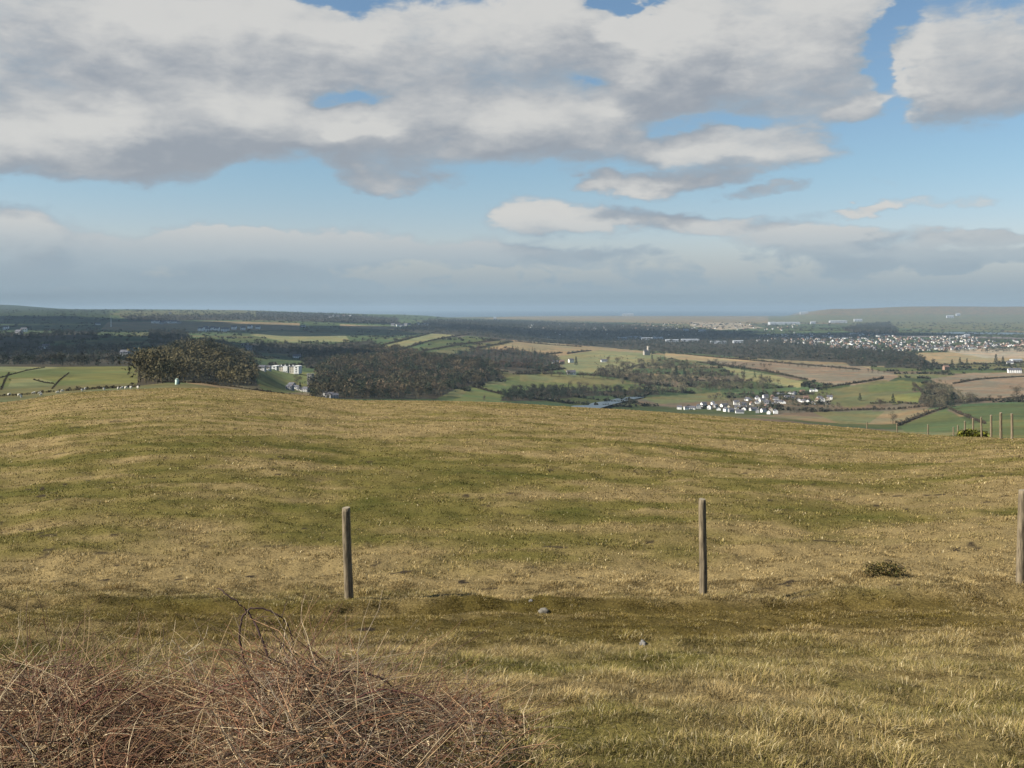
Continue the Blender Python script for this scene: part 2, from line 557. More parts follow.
def mat_plain(name, c1, c2=None, scale=2.0, rough=0.85, stretch=(1, 1, 1), bump=0.0, spec=0.3):
    m = bpy.data.materials.new(name)
    m.use_nodes = True
    m.node_tree.nodes.clear()
    T = NT(m.node_tree)
    tc = T.new('ShaderNodeTexCoord')
    c2 = c2 or tuple(x * 0.7 for x in c1)
    vec = T.v('MULTIPLY', tc.outputs['Object'], stretch)
    n = T.noise(vec, scale, 6, 0.6)
    col = T.mix(T.smooth(n, 0.3, 0.7), c1 + (1,), c2 + (1,))
    bs = T.new('ShaderNodeBsdfPrincipled')
    T.l.new(col, bs.inputs['Base Color'])
    bs.inputs['Roughness'].default_value = rough
    bs.inputs['Specular IOR Level'].default_value = spec
    if bump:
        b = T.new('ShaderNodeBump')
        b.inputs['Strength'].default_value = bump
        b.inputs['Distance'].default_value = 0.01
        T.l.new(n, b.inputs['Height'])
        T.l.new(b.outputs[0], bs.inputs['Normal'])
    out = T.new('ShaderNodeOutputMaterial')
    T.l.new(bs.outputs[0], out.inputs[0])
    return m


M_FIELD = mat_attr('pasture', 0.35, 34.0, 0.95, 0.9, 28.0, spec=0.05, vary2=0.15, scale2=0.9)
M_LAND = mat_attr('farmland', 0.12, 0.02, 0.95, spec=0.05, vary2=0.12, scale2=0.12)
M_GRASS = mat_attr('grass_blades', 0.2, 5.0, 0.8, trans=0.25, spec=0.15)
M_TREE = mat_attr('twigs', 0.2, 0.3, 0.95, spec=0.05)
M_STEM = mat_attr('dead_stems', 0.25, 14.0, 0.75, spec=0.2)
M_POST = mat_plain('weathered_wood', (0.22, 0.175, 0.11), (0.07, 0.055, 0.035), 9.0, 0.85, (6, 6, 0.7), 0.5)
M_POST_TOP = mat_plain('cut_wood', (0.26, 0.22, 0.15), (0.16, 0.13, 0.09), 30)
M_WIRE = mat_plain('fence_wire', (0.25, 0.25, 0.25), rough=0.5)
M_WHITE = mat_plain('white_render', (0.80, 0.79, 0.76), (0.70, 0.69, 0.66), 0.3)
M_CREAM = mat_plain('cream_render', (0.60, 0.54, 0.43), (0.50, 0.45, 0.36), 0.3)
M_BRICK = mat_plain('brick_wall', (0.30, 0.19, 0.14), (0.24, 0.15, 0.11), 0.6)
M_GREY = mat_plain('grey_wall', (0.36, 0.36, 0.36), (0.29, 0.29, 0.29), 0.5)
M_SLATE = mat_plain('slate_roof', (0.11, 0.11, 0.125), (0.07, 0.07, 0.08), 0.8, 0.6)
M_TILE = mat_plain('brown_tiles', (0.19, 0.115, 0.085), (0.14, 0.09, 0.07), 0.8)
M_GLASS = mat_plain('window_glass', (0.03, 0.035, 0.04), rough=0.15, spec=0.5)
M_STONE = mat_plain('grey_stone', (0.27, 0.26, 0.235), (0.18, 0.175, 0.16), 0.5)
M_TSTONE = mat_plain('pale_stone', (0.36, 0.33, 0.28), (0.30, 0.27, 0.23), 0.3)
M_SHEDROOF = mat_plain('shed_roof', (0.38, 0.40, 0.42), (0.28, 0.30, 0.33), 0.05)
M_SHEET = mat_plain('pale_sheeting', (0.46, 0.48, 0.50), (0.36, 0.38, 0.40), 0.05)
M_BARK = mat_plain('bark', (0.10, 0.085, 0.065), (0.06, 0.05, 0.04), 1.5)
M_WOOL = mat_plain('wool', (0.62, 0.58, 0.49), (0.5, 0.46, 0.38), 8)
M_TANK = mat_plain('pale_green_paint', (0.50, 0.62, 0.52), (0.40, 0.50, 0.42), 2, 0.5)
M_TANKD = mat_plain('dark_green_paint', (0.06, 0.09, 0.06), rough=0.5)


def mat_water(name, col):
    m = bpy.data.materials.new(name)
    m.use_nodes = True
    T = NT(m.node_tree)
    bs = m.node_tree.nodes['Principled BSDF']
    bs.inputs['Base Color'].default_value = col + (1,)
    bs.inputs['Roughness'].default_value = 0.35
    tc = T.new('ShaderNodeTexCoord')
    b = T.new('ShaderNodeBump')
    b.inputs['Strength'].default_value = 0.4
    b.inputs['Distance'].default_value = 0.3
    T.l.new(T.noise(tc.outputs['Object'], 0.15, 5, 0.6), b.inputs['Height'])
    T.l.new(b.outputs[0], bs.inputs['Normal'])
    return m


M_SEA = mat_water('sea_water', (0.03, 0.07, 0.10))
M_RIVER = mat_water('river_water', (0.06, 0.085, 0.10))

# ---------------------------------------------------------------- haze (the air between here and the coast)
HAZE_DENSITY = 5.2e-5
hm = bpy.data.materials.new('haze')
hm.use_nodes = True
hm.node_tree.nodes.clear()
T = NT(hm.node_tree)
pv = T.new('ShaderNodeVolumePrincipled')
pv.inputs['Color'].default_value = (0.43, 0.57, 0.69, 1)
pv.inputs['Density'].default_value = HAZE_DENSITY
pv.inputs['Anisotropy'].default_value = 0.1
ho = T.new('ShaderNodeOutputMaterial')
T.l.new(pv.outputs[0], ho.inputs['Volume'])
hx, hy0, hy1, hz0, hz1 = 62000, -3000, 62000, -203, 75
hv = np.array([(x, y, z) for z in (hz0, hz1) for (x, y) in ((-hx, hy0), (hx, hy0), (hx, hy1), (-hx, hy1))], float)
hf = np.array([(0, 3, 2, 1), (4, 5, 6, 7), (0, 1, 5, 4), (1, 2, 6, 5), (2, 3, 7, 6), (3, 0, 4, 7)])
haze = mesh_np('haze', hv, [hf], hm)
tag(haze, 'thin blue haze over the far valley and coast', kind='stuff')

# ---------------------------------------------------------------- unseen clouds added out of frame to the left to shade the valley
def shade_cloud(cx, cy, rx, ry, H, seed):
    r = random.Random(seed)
    k = H / math.tan(R(SUN_EL))
    ox, oy = math.sin(R(SUN_AZ)) * k, math.cos(R(SUN_AZ)) * k
    bm = bmesh.new()
    for i in range(11):
        a, q = r.uniform(0, 6.28), math.sqrt(r.random()) * 0.85
        s = r.uniform(0.22, 0.42)
        mtx = Matrix.Translation((math.cos(a) * q * rx, math.sin(a) * q * ry, r.uniform(0, .1) * rx)) @ Matrix.Diagonal((s * rx, s * ry, s * rx * 0.4, 1))
        bmesh.ops.create_icosphere(bm, subdivisions=4, radius=1, matrix=mtx)
    for v in bm.verts:
        c = v.co
        n = vnoise(np.array([c.x / rx * 7 + 50]), np.array([c.y / ry * 7 + c.z / rx * 9 + seed * 9]), seed)[0] - .5
        n2 = vnoise(np.array([c.x / rx * 19 + 50]), np.array([c.y / ry * 19 + c.z / rx * 23 + seed * 9]), seed)[0] - .5
        v.co = Vector((c.x * (1 + .25 * n) + n2 * .12 * rx, c.y * (1 + .25 * n) + n2 * .12 * ry, max(c.z * (1 + .5 * n), -0.04 * rx)))
    for f in bm.faces:
        f.smooth = True
    me = bpy.data.meshes.new('shade_cloud')
    bm.to_mesh(me)
    bm.free()
    me.materials.append(M_CLOUD)
    o = bpy.data.objects.new('shade_cloud', me)
    COL.objects.link(o)
    o.location = (cx + ox, cy + oy, H)
    tag(o, kind='structure')


M_CLOUD = mat_plain('cloud_white', (0.85, 0.85, 0.85), (0.8, 0.8, 0.8), 0.002)
shade_cloud(-1250, 1950, 800, 480, 1500, 1)
shade_cloud(-2300, 4700, 1500, 1500, 2600, 2)
shade_cloud(300, 5400, 1900, 900, 4200, 3)

# ---------------------------------------------------------------- colour of the land
PAST = np.array((0.066, 0.080, 0.030))
PAST2 = np.array((0.092, 0.098, 0.034))
DARKG = np.array((0.040, 0.056, 0.024))
TAN = np.array((0.215, 0.165, 0.090))
BROWN = np.array((0.150, 0.116, 0.078))
OLIVE = np.array((0.115, 0.112, 0.050))
WOODF = np.array((0.040, 0.035, 0.024))
SAND = np.array((0.30, 0.25, 0.18))
PALE = np.array((0.155, 0.150, 0.070))


def voronoi(X, Y, cx, cy, seed, rot=0.3):
    c, s = math.cos(rot), math.sin(rot)
    wx = (fbm(X / 900, Y / 900, seed + 50, 2) - 0.5) * 200
    x = (X * c - Y * s + wx) / cx
    y = (X * s + Y * c + wx) / cy
    ix, iy = np.floor(x), np.floor(y)
    f1 = np.full(x.shape, 9.0)
    f2 = np.full(x.shape, 9.0)
    idv = np.zeros(x.shape)
    for dx in (-1, 0, 1):
        for dy in (-1, 0, 1):
            jx, jy = ix + dx, iy + dy
            sx = jx + 0.5 + (hash2(jx, jy, seed) - 0.5) * 0.75
            sy = jy + 0.5 + (hash2(jx, jy, seed + 1) - 0.5) * 0.75
            d = np.abs(x - sx) ** 1.6 + np.abs(y - sy) ** 1.6
            hv_ = hash2(jx, jy, seed + 2)
            closer = d < f1
            f2 = np.where(closer, f1, np.minimum(f2, d))
            idv = np.where(closer, hv_, idv)
            f1 = np.where(closer, d, f1)
    return idv, f2 - f1


# painted fields: picture outline and colour of the crop
FIELDS = [
    ([(-200, 366), (60, 366), (150, 362), (150, 390), (0, 398), (-200, 410)], PAST2 * 0.95),
    ([(-20, 366), (45, 366), (60, 368), (20, 372), (-20, 371)], OLIVE * 1.2),
    ([(6, 390), (12, 379), (40, 378), (58, 384), (50, 391), (8, 395)], OLIVE * 1.15),
    ([(60, 389), (75, 374), (150, 366), (150, 383)], PAST2 * 1.05),
    ([(-50, 388), (150, 383), (310, 386), (330, 399), (-50, 402)], OLIVE * 0.75),
    ([(160, 379), (240, 382), (330, 396), (300, 398), (220, 388)], TAN * 0.7),
    ([(256, 374), (262, 370), (315, 372), (345, 362), (372, 358), (310, 392), (262, 394)], PAST2 * 1.3),
    ([(256, 361), (300, 357), (300, 363), (256, 366)], DARKG * 1.3),
    ([(460, 398), (470, 388), (500, 384), (520, 392), (505, 402), (440, 402)], PAST * 1.3),
    ([(500, 378), (540, 374), (620, 379), (648, 392), (600, 396), (512, 392)], PAST * 1.25),
    ([(520, 374), (590, 375), (640, 384), (600, 385), (520, 381)], OLIVE),
    ([(470, 349), (520, 341), (580, 345), (600, 351), (560, 354), (505, 352)], TAN * 1.0),
    ([(512, 340), (590, 346), (652, 352), (640, 357), (560, 357), (512, 350)], TAN * 0.95),
    ([(560, 356), (600, 350), (665, 355), (650, 366), (610, 374), (565, 372)], PALE * 1.0),
    ([(665, 353), (790, 362), (870, 366), (870, 372), (760, 366), (665, 358)], TAN * 1.15),
    ([(700, 361), (790, 362), (880, 372), (890, 384), (850, 384), (768, 372)], BROWN * 1.0),
    ([(768, 361), (860, 366), (900, 376), (880, 385), (830, 385), (768, 371)], BROWN * 1.12),
    ([(720, 366), (768, 374), (805, 382), (800, 388), (745, 380)], PALE * 1.1),
    ([(768, 357), (900, 362), (900, 368), (768, 362)], TAN * 0.8),
    ([(640, 398), (720, 392), (730, 400), (660, 404)], OLIVE * 0.9),
    ([(808, 392), (840, 388), (836, 400), (812, 402)], PAST2),
    ([(830, 390), (880, 380), (920, 384), (905, 400), (850, 408), (830, 404)], OLIVE * 0.9),
    ([(868, 386), (900, 380), (925, 383), (915, 390), (870, 393)], PAST2 * 1.1),
    ([(890, 396), (925, 391), (922, 402), (893, 404)], PAST2 * 1.3),
    ([(812, 412), (870, 411), (905, 411), (890, 423), (840, 424)], OLIVE * 0.95),
    ([(868, 424), (885, 411), (935, 409), (905, 424)], TAN * 0.75),
    ([(900, 426), (925, 416), (945, 409), (970, 422), (960, 432), (905, 432)], PAST * 1.1),
    ([(948, 408), (1000, 404), (1100, 396), (1100, 420), (985, 424)], PAST * 1.0),
    ([(965, 425), (1000, 420), (1100, 412), (1100, 440), (975, 440)], PAST2),
    ([(930, 379), (970, 373), (1100, 370), (1100, 397), (1000, 401), (955, 397)], BROWN * 1.15),
    ([(905, 353), (960, 352), (1100, 347), (1100, 361), (930, 364)], TAN * 1.1),
    ([(940, 350), (1000, 348), (1100, 345), (1100, 357), (985, 358)], SAND * 0.9),
    ([(100, 322), (220, 321), (300, 323), (300, 330), (180, 331), (100, 330)], TAN * 0.85),
    ([(270, 331), (345, 334), (350, 342), (285, 342), (250, 335)], PALE * 1.05),
    ([(340, 324), (400, 327), (395, 330), (340, 327)], TAN),
    ([(370, 347), (400, 342), (430, 334), (450, 329), (470, 332), (430, 340), (395, 350)], PALE * 1.0),
    ([(405, 352), (430, 344), (480, 333), (500, 336), (440, 352), (420, 360)], PAST * 1.0),
    ([(430, 352), (470, 346), (500, 340), (512, 343), (470, 352), (455, 360)], OLIVE * 0.8),
    ([(512, 316), (640, 314), (800, 316), (800, 322), (700, 325), (560, 320), (480, 319)], TAN * 0.8),
    ([(690, 322), (740, 323), (765, 328), (720, 330), (690, 326)], SAND * 0.85),
    ([(-60, 322), (60, 318), (110, 320), (100, 330), (0, 334), (-60, 334)], DARKG * 1.2),
    ([(-60, 300), (110, 300), (110, 318), (-60, 320)], DARKG * 0.75),
    ([(900, 309), (1100, 308), (1100, 312.5), (880, 314)], DARKG * 1.2),
    ([(790, 311), (905, 310), (890, 314.5), (785, 315)], DARKG * 1.5),
    ([(120, 311), (260, 309.5), (260, 317), (120, 318)], OLIVE * 0.8),
    ([(60, 346), (120, 338), (130, 346), (90, 352)], OLIVE * 0.55),
    ([(768, 314), (900, 312), (1100, 316), (1100, 326), (768, 322)], OLIVE * 0.9),
    ([(880, 318), (1100, 316), (1100, 330), (900, 328)], OLIVE * 0.85),
    ([(780, 300), (1150, 300), (1150, 314), (780, 315)], TAN * 0.62),
]
WOODS = [
    # outline, kind, spacing m, height m
    ('dome_wood', [(137, 386), (138, 368), (150, 357), (178, 347), (205, 343), (228, 347), (250, 360), (258, 386), (225, 385), (190, 380)], 'brown', 11.5, 13),
    ('valley_wood', [(310, 399), (316, 376), (335, 362), (362, 352), (395, 350), (425, 357), (455, 361), (490, 366), (506, 378), (480, 384), (458, 388), (436, 399)], 'mixed', 13.5, 15),
    ('ridge_wood', [(452, 354), (480, 349), (520, 350), (555, 356), (562, 369), (540, 373), (510, 371), (480, 365)], 'conifer', 19, 11),
    ('brook_wood', [(500, 401), (508, 392), (545, 388), (600, 391), (655, 389), (660, 395), (590, 396), (540, 401)], 'dark', 11, 9),
    ('combe_scrub', [(592, 375), (612, 369), (640, 362), (670, 361), (700, 366), (722, 374), (772, 378), (782, 388), (745, 392), (705, 393), (655, 396), (630, 388), (605, 380)], 'grey', 17, 10.5),
    ('plain_wood', [(395, 331), (430, 320), (512, 321), (600, 324), (700, 329), (770, 337), (830, 346), (900, 356), (880, 364), (780, 360), (700, 354), (600, 347), (512, 340), (470, 336)], 'blue', 36, 13),
    ('left_wood', [(-80, 346), (30, 342), (60, 347), (110, 347), (135, 350), (138, 366), (60, 367), (-80, 366)], 'dark', 26, 10),
    ('slope_wood', [(-80, 330), (30, 334), (95, 330), (100, 338), (40, 342), (-80, 346)], 'dark', 46, 11),
    ('far_wood', [(120, 316), (250, 314), (260, 320), (130, 321)], 'blue', 45, 12),
    ('house_wood', [(150, 332), (185, 332), (192, 344), (150, 346)], 'dark', 24, 12),
    ('park_wood', [(300, 356), (372, 350), (370, 360), (330, 369), (306, 368)], 'dark', 14, 11),
    ('mid_wood', [(240, 343), (330, 344), (372, 340), (384, 348), (330, 356), (250, 352)], 'dark', 26, 10),
    ('town_wood', [(842, 330), (860, 324), (890, 323), (900, 333), (870, 336)], 'blue', 34, 15),
    ('lane_wood', [(918, 402), (925, 386), (945, 384), (962, 398), (980, 402), (930, 408)], 'grey', 12, 9),
    ('ridge_end_wood', [(256, 312), (330, 314), (400, 318), (395, 324), (300, 321), (256, 320)], 'blue', 50, 12),
    ('under_town_wood', [(830, 352), (890, 350), (910, 356), (905, 366), (850, 366)], 'dark', 22, 11),
    ('village_scrub', [(700, 398), (760, 392), (830, 396), (850, 408), (800, 414), (740, 412)], 'grey', 17, 6.5),
    ('slope_scrub', [(590, 357), (640, 357), (650, 370), (600, 372)], 'grey', 34, 6),
    ('farm_copse', [(880, 357), (912, 352), (930, 362), (940, 368), (885, 368)], 'dark', 22, 11),
]
WCOL = {
    'brown': [(0.120, 0.100, 0.048), (0.085, 0.073, 0.040), (0.040, 0.042, 0.026)],
    'mixed': [(0.090, 0.070, 0.042), (0.062, 0.056, 0.034), (0.034, 0.042, 0.024), (0.105, 0.078, 0.050)],
    'conifer': [(0.030, 0.050, 0.030), (0.085, 0.065, 0.040), (0.075, 0.050, 0.038), (0.028, 0.042, 0.026)],
    'dark': [(0.045, 0.045, 0.032), (0.055, 0.048, 0.036), (0.030, 0.038, 0.026)],
    'grey': [(0.150, 0.130, 0.080), (0.110, 0.100, 0.062), (0.070, 0.060, 0.045)],
    'blue': [(0.035, 0.042, 0.030), (0.045, 0.045, 0.032), (0.055, 0.050, 0.035)],
}


def land_colour(X, Y, z):
    px = CX + F * X / Y
    py = HZ - F * z / Y
    big = Y > 3500
    id1, e1 = voronoi(X, Y, 190, 130, 5)
    id2, e2 = voronoi(X, Y, 420, 300, 8, 0.5)
    idv = np.where(big, id2, id1)
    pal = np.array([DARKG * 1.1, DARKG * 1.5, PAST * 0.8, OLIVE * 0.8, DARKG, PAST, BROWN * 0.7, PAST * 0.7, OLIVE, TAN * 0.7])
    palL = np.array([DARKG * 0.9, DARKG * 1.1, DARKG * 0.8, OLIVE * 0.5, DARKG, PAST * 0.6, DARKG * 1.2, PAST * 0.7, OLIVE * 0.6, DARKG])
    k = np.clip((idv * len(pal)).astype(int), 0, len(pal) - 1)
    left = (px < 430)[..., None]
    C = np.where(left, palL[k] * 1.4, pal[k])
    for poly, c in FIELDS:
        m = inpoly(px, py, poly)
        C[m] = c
    # the town and the marsh are paler than pasture
    for name, poly, kind, sp, h in WOODS:
        if 'scrub' in name:
            continue
        m = inpoly(px, py, poly)
        C[m] = WOODF
    # mottling that follows slope-scale drainage
    f = 0.78 + 0.44 * fbm(X / 60, Y / 60, 71, 4)
    w = sstep(fbm(X / 45, Y / 30, 81, 4), 0.35, 0.65)[..., None]
    C = C * (np.array((0.90, 1.0, 1.0)) * (1 - w) + np.array((1.16, 1.04, 0.95)) * w)
    w = sstep(fbm((X * .8 + Y * .6) / 9, (Y * .8 - X * .6) / 160, 91, 2), 0.4, 0.6)[..., None]
    C = C * (0.92 + 0.14 * w)
    return C * f[..., None], px, py


# ---------------------------------------------------------------- near pasture colours
STRAW = np.array((0.300, 0.222, 0.098))
GRN = np.array((0.090, 0.090, 0.020))
OLV = np.array((0.174, 0.144, 0.042))
MOSS = np.array((0.108, 0.078, 0.018))
SOIL_SHADOW = np.array((0.050, 0.038, 0.024))  # soil brown, also used for the painted post shadows


def pasture_mix(X, Y):
    """0 = straw, 1 = green; and moss amount"""
    n = fbm(X / 6.5, Y / 3.6, 101, 4)
    n2 = fbm(X / 1.3, Y / 1.0, 111, 3)
    n3 = fbm(X / 24, Y / 10, 121, 3)
    n4 = fbm(X / 3.0, Y / 0.9, 141, 3)
    g = 0.36 + (n - 0.5) * 0.75 + (n2 - 0.5) * 0.8 + (n3 - 0.5) * 0.45 + (n4 - 0.5) * 0.7
    px = CX + F * X / np.maximum(Y, 3)
    g = g + 0.20 * np.exp(-((Y - 18.5 - 1.2 * (n3 - .5) * 4) / 3.2) ** 2) * sstep(-px, -1000, -500)
    g = g + 0.08 * np.exp(-((Y - 27) / 4.0) ** 2)
    g = g - 0.28 * np.exp(-((Y - 12.4) / 1.1) ** 2)
    g = g - 0.12 * sstep(Y, 30, 60)
    g = g + 0.22 * np.exp(-((Y - 4.1) / 0.5) ** 2) * np.exp(-((px - 600) / 90) ** 2)
    wob = (fbm(X / 1.1, Y / 1.1, 131, 3) - 0.5) * 1.4
    moss = sstep(Y + wob, 6.9, 8.4) * (1 - sstep(Y + wob * 0.6, 10.7, 11.3))
    moss = moss * (0.55 + 0.45 * sstep(px, 60, 330)) * (0.6 + 0.8 * sstep(n2, 0.35, 0.6))
    moss = np.clip(moss, 0, 1)
    return np.clip(g, 0, 1), moss


def soil_and_shadow(X, Y):
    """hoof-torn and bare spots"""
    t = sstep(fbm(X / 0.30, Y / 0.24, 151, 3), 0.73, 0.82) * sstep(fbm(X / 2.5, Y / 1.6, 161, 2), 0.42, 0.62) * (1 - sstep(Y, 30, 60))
    for (px, d, r, dp) in HOLLOWS_AND_SHADOWS:
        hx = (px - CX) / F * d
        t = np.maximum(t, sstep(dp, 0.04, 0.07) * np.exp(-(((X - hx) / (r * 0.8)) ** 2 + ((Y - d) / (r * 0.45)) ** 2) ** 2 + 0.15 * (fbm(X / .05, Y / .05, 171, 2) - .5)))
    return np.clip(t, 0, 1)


def pasture_colour(X, Y):
    g, moss = pasture_mix(X, Y)
    soil_shadow = soil_and_shadow(X, Y)[..., None]
    C = STRAW * (1 - sstep(g, 0.1, 0.6))[..., None] + OLV * (sstep(g, 0.1, 0.6) * (1 - sstep(g, 0.5, 1.0)))[..., None] + GRN * sstep(g, 0.5, 1.0)[..., None]
    C = C * (1 - 0.75 * moss[..., None]) + MOSS * 0.75 * moss[..., None]
    C = C * (1 - soil_shadow) + SOIL_SHADOW * soil_shadow
    return C


# ---------------------------------------------------------------- ground meshes
def grid_mesh(name, S, YR, zf, colf, mat):
    SS, YY = np.meshgrid(S, YR)
    XX = SS * np.maximum(YY, 12.0)
    ZZ = zf(XX, YY)
    V = np.stack([XX, YY, ZZ], -1).reshape(-1, 3)
    r, c = len(YR), len(S)
    i = np.arange(r * c).reshape(r, c)
    Fq = np.stack([i[:-1, :-1], i[:-1, 1:], i[1:, 1:], i[1:, :-1]], -1).reshape(-1, 4)
    C = colf(XX, YY, ZZ).reshape(-1, 3)
    return mesh_np(name, V, [Fq], mat, C, smooth=True)


S_near = np.concatenate([np.linspace(-1.3, -0.58, 60)[:-1], np.linspace(-0.58, 0.58, 900), np.linspace(0.58, 1.3, 60)[1:]])
Y_near = np.concatenate([np.linspace(-24, 1.8, 24), np.arange(1.9, 13.0, 0.032), np.exp(np.linspace(math.log(13.05), math.log(230), 330))])
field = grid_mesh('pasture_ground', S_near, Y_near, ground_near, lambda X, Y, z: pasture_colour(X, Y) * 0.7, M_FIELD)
tag(field, kind='structure')
S_far = np.concatenate([np.linspace(-0.95, -0.58, 80)[:-1], np.linspace(-0.58, 0.58, 1160), np.linspace(0.58, 0.95, 80)[1:]])
Y_far = np.exp(np.linspace(math.log(226), math.log(36000), 560))
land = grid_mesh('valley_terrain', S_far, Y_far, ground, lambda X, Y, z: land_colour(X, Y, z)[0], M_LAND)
tag(land, kind='structure')
sv = np.array([(-61000, 3000, -150), (61000, 3000, -150), (61000, 61500, -150), (-61000, 61500, -150)], float)
sea = mesh_np('sea', sv, [np.array([(0, 1, 2, 3)])], M_SEA)
tag(sea, kind='structure')


def water_patch(name, poly, mat, lift, step):
    """a level sheet of water whose shore follows the outline"""
    pts = [pick(px, py, 400) for px, py in poly]
    z = float(np.median([p.z for p in pts])) + lift
    vs = [(p.x, p.y, z) for p in pts]
    return vs, z


def river(name, line, widths, mat, lift=0.8):
    cs = [pick(px, py, 600) for px, py in line]
    V, n = [], len(cs)
    for i, c in enumerate(cs):
        a, b = cs[max(i - 1, 0)], cs[min(i + 1, n - 1)]
        d = (b - a)
        d.z = 0
        d.normalize()
        nrm = Vector((-d.y, d.x, 0)) * widths[i] / 2
        z = float(ground(c.x, c.y)) + lift
        V += [tuple((c + nrm).to_tuple()[:2]) + (z,), tuple((c - nrm).to_tuple()[:2]) + (z,)]
    Fq = np.array([(2 * i, 2 * i + 1, 2 * i + 3, 2 * i + 2) for i in range(n - 1)])
    o = mesh_np(name, np.array(V, float), [Fq], mat)
    return tag(o, kind='structure')


river('river', [(575, 410), (592, 405.5), (606, 402), (620, 399.5), (640, 397)], [42, 44, 44, 36, 18], M_RIVER, 0.5)
river('estuary_water', [(905, 332.5), (940, 333), (975, 333.5), (1010, 334), (1100, 335)], [300, 500, 650, 650, 700], M_RIVER, 0.3)
river('estuary_mud', [(880, 336), (920, 336.6), (960, 337), (1010, 338), (1100, 340)], [100, 220, 260, 300, 300], mat_plain('mudflat', (0.16, 0.13, 0.11), (0.12, 0.10, 0.09), 0.003), 0.6)


# ---------------------------------------------------------------- grass
def make_blades(n, X, Y, z, L, W, lean, C, seed, face=None):
    r = np.random.default_rng(seed)
    a = r.uniform(0, 2 * math.pi, n)
    la = a + r.normal(0, 0.6, n)
    if face is not None:      # blades of a tuft fall away from its middle
        pick_ = r.random(n) < 0.42
        la = np.where(pick_, face + r.normal(0, 0.8, n), la)
        a = np.where(pick_, la, a)
    ln = lean * r.uniform(0.3, 1.3, n)
    dx, dy = np.cos(la) * L * ln, np.sin(la) * L * ln
    up = L * np.sqrt(np.clip(1 - (ln * 0.62) ** 2, 0.06, 1))
    wx, wy = np.sin(a) * W / 2, -np.cos(a) * W / 2
    V = np.empty((n, 5, 3))
    V[:, 0] = np.stack([X - wx, Y - wy, z - 0.01], -1)
    V[:, 1] = np.stack([X + wx, Y + wy, z - 0.01], -1)
    V[:, 2] = np.stack([X + dx * .4 + wx * .8, Y + dy * .4 + wy * .8, z + up * .65], -1)
    V[:, 3] = np.stack([X + dx * .4 - wx * .8, Y + dy * .4 - wy * .8, z + up * .65], -1)
    V[:, 4] = np.stack([X + dx, Y + dy, z + up], -1)
    b = (np.arange(n) * 5)[:, None]
    Q = b + np.array([[0, 1, 2, 3]])
    Tt = b + np.array([[3, 2, 4]])
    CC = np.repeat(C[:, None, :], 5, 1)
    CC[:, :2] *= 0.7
    return V.reshape(-1, 3), Q, Tt, CC.reshape(-1, 3)


def blade_colours(X, Y, r, n):
    g, moss = pasture_mix(X, Y)
    g = g + r.normal(0, 0.16, n)
    C = STRAW * (1 - sstep(g, 0.15, 0.55))[:, None] + OLV * (sstep(g, 0.15, 0.55) * (1 - sstep(g, 0.55, 0.85)))[:, None] + GRN * sstep(g, 0.55, 0.85)[:, None]
    mm = (r.random(n) < moss * 0.8)[:, None]
    C = np.where(mm, MOSS * r.uniform(0.7, 1.5, n)[:, None], C)
    pale = (r.random(n) < (0.10 - 0.07 * sstep(Y, 11, 16)) * (1 - 0.7 * moss))[:, None]
    C = np.where(pale, np.array((0.42, 0.35, 0.20)), C)
    return C * r.uniform(0.5, 1.45, n)[:, None]


def grass(name, n, y0, y1, Lr, Wk, lean, seed, smax=0.62, power=0.0, clump=0.35, tall=1.0):
    r = np.random.default_rng(seed)
    Y = np.exp(r.uniform(math.log(y0), math.log(y1), int(n * 1.9))) if power == 0 else y0 + (y1 - y0) * r.random(int(n * 1.9)) ** power
    X = r.uniform(-1, 1, len(Y)) * smax * np.maximum(Y, 2) + r.normal(0, 0.5, len(Y))
    # clumps
    t = fbm(X / 0.22, Y / 0.22, 201, 2)
    keep = r.random(len(Y)) < np.clip((t - clump) * 4.5, 0.25, 1) * (1 - 0.97 * soil_and_shadow(X, Y))
    X, Y, t = X[keep][:n], Y[keep][:n], t[keep][:n]
    n = len(X)
    z = ground_near(X, Y)
    g, moss = pasture_mix(X, Y)
    L = r.uniform(*Lr, n) * (0.45 + 1.2 * np.clip(t - 0.25, 0, 0.6)) * (1 - 0.35 * sstep(g, .5, .9)) * (1 - 0.5 * moss) * (1 + Y * 0.004)
    W = Wk * r.uniform(0.7, 1.4, n) * np.maximum(1.0, Y / 7.0)
    C = blade_colours(X, Y, r, n)
    e_ = 0.02
    q = 0.27
    tx_ = fbm((X + e_) / q, Y / q, 207, 2) - fbm((X - e_) / q, Y / q, 207, 2)
    ty_ = fbm(X / q, (Y + e_) / q, 207, 2) - fbm(X / q, (Y - e_) / q, 207, 2)
    tt = fbm(X / q, Y / q, 207, 2)
    L = L * (0.6 + tall * sstep(tt, 0.38, 0.72))
    C = C * (0.74 + 0.42 * sstep(tt, 0.3, 0.65))[:, None]
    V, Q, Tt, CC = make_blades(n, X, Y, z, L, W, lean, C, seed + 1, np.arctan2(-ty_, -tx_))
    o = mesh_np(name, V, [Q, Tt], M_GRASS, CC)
    return o


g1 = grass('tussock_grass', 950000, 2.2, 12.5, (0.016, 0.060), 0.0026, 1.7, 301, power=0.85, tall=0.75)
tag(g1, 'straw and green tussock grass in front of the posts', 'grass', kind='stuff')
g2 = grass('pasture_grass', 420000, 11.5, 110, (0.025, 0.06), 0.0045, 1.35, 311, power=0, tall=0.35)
tag(g2, 'short grazed winter grass over the sunlit field', 'grass', kind='stuff')


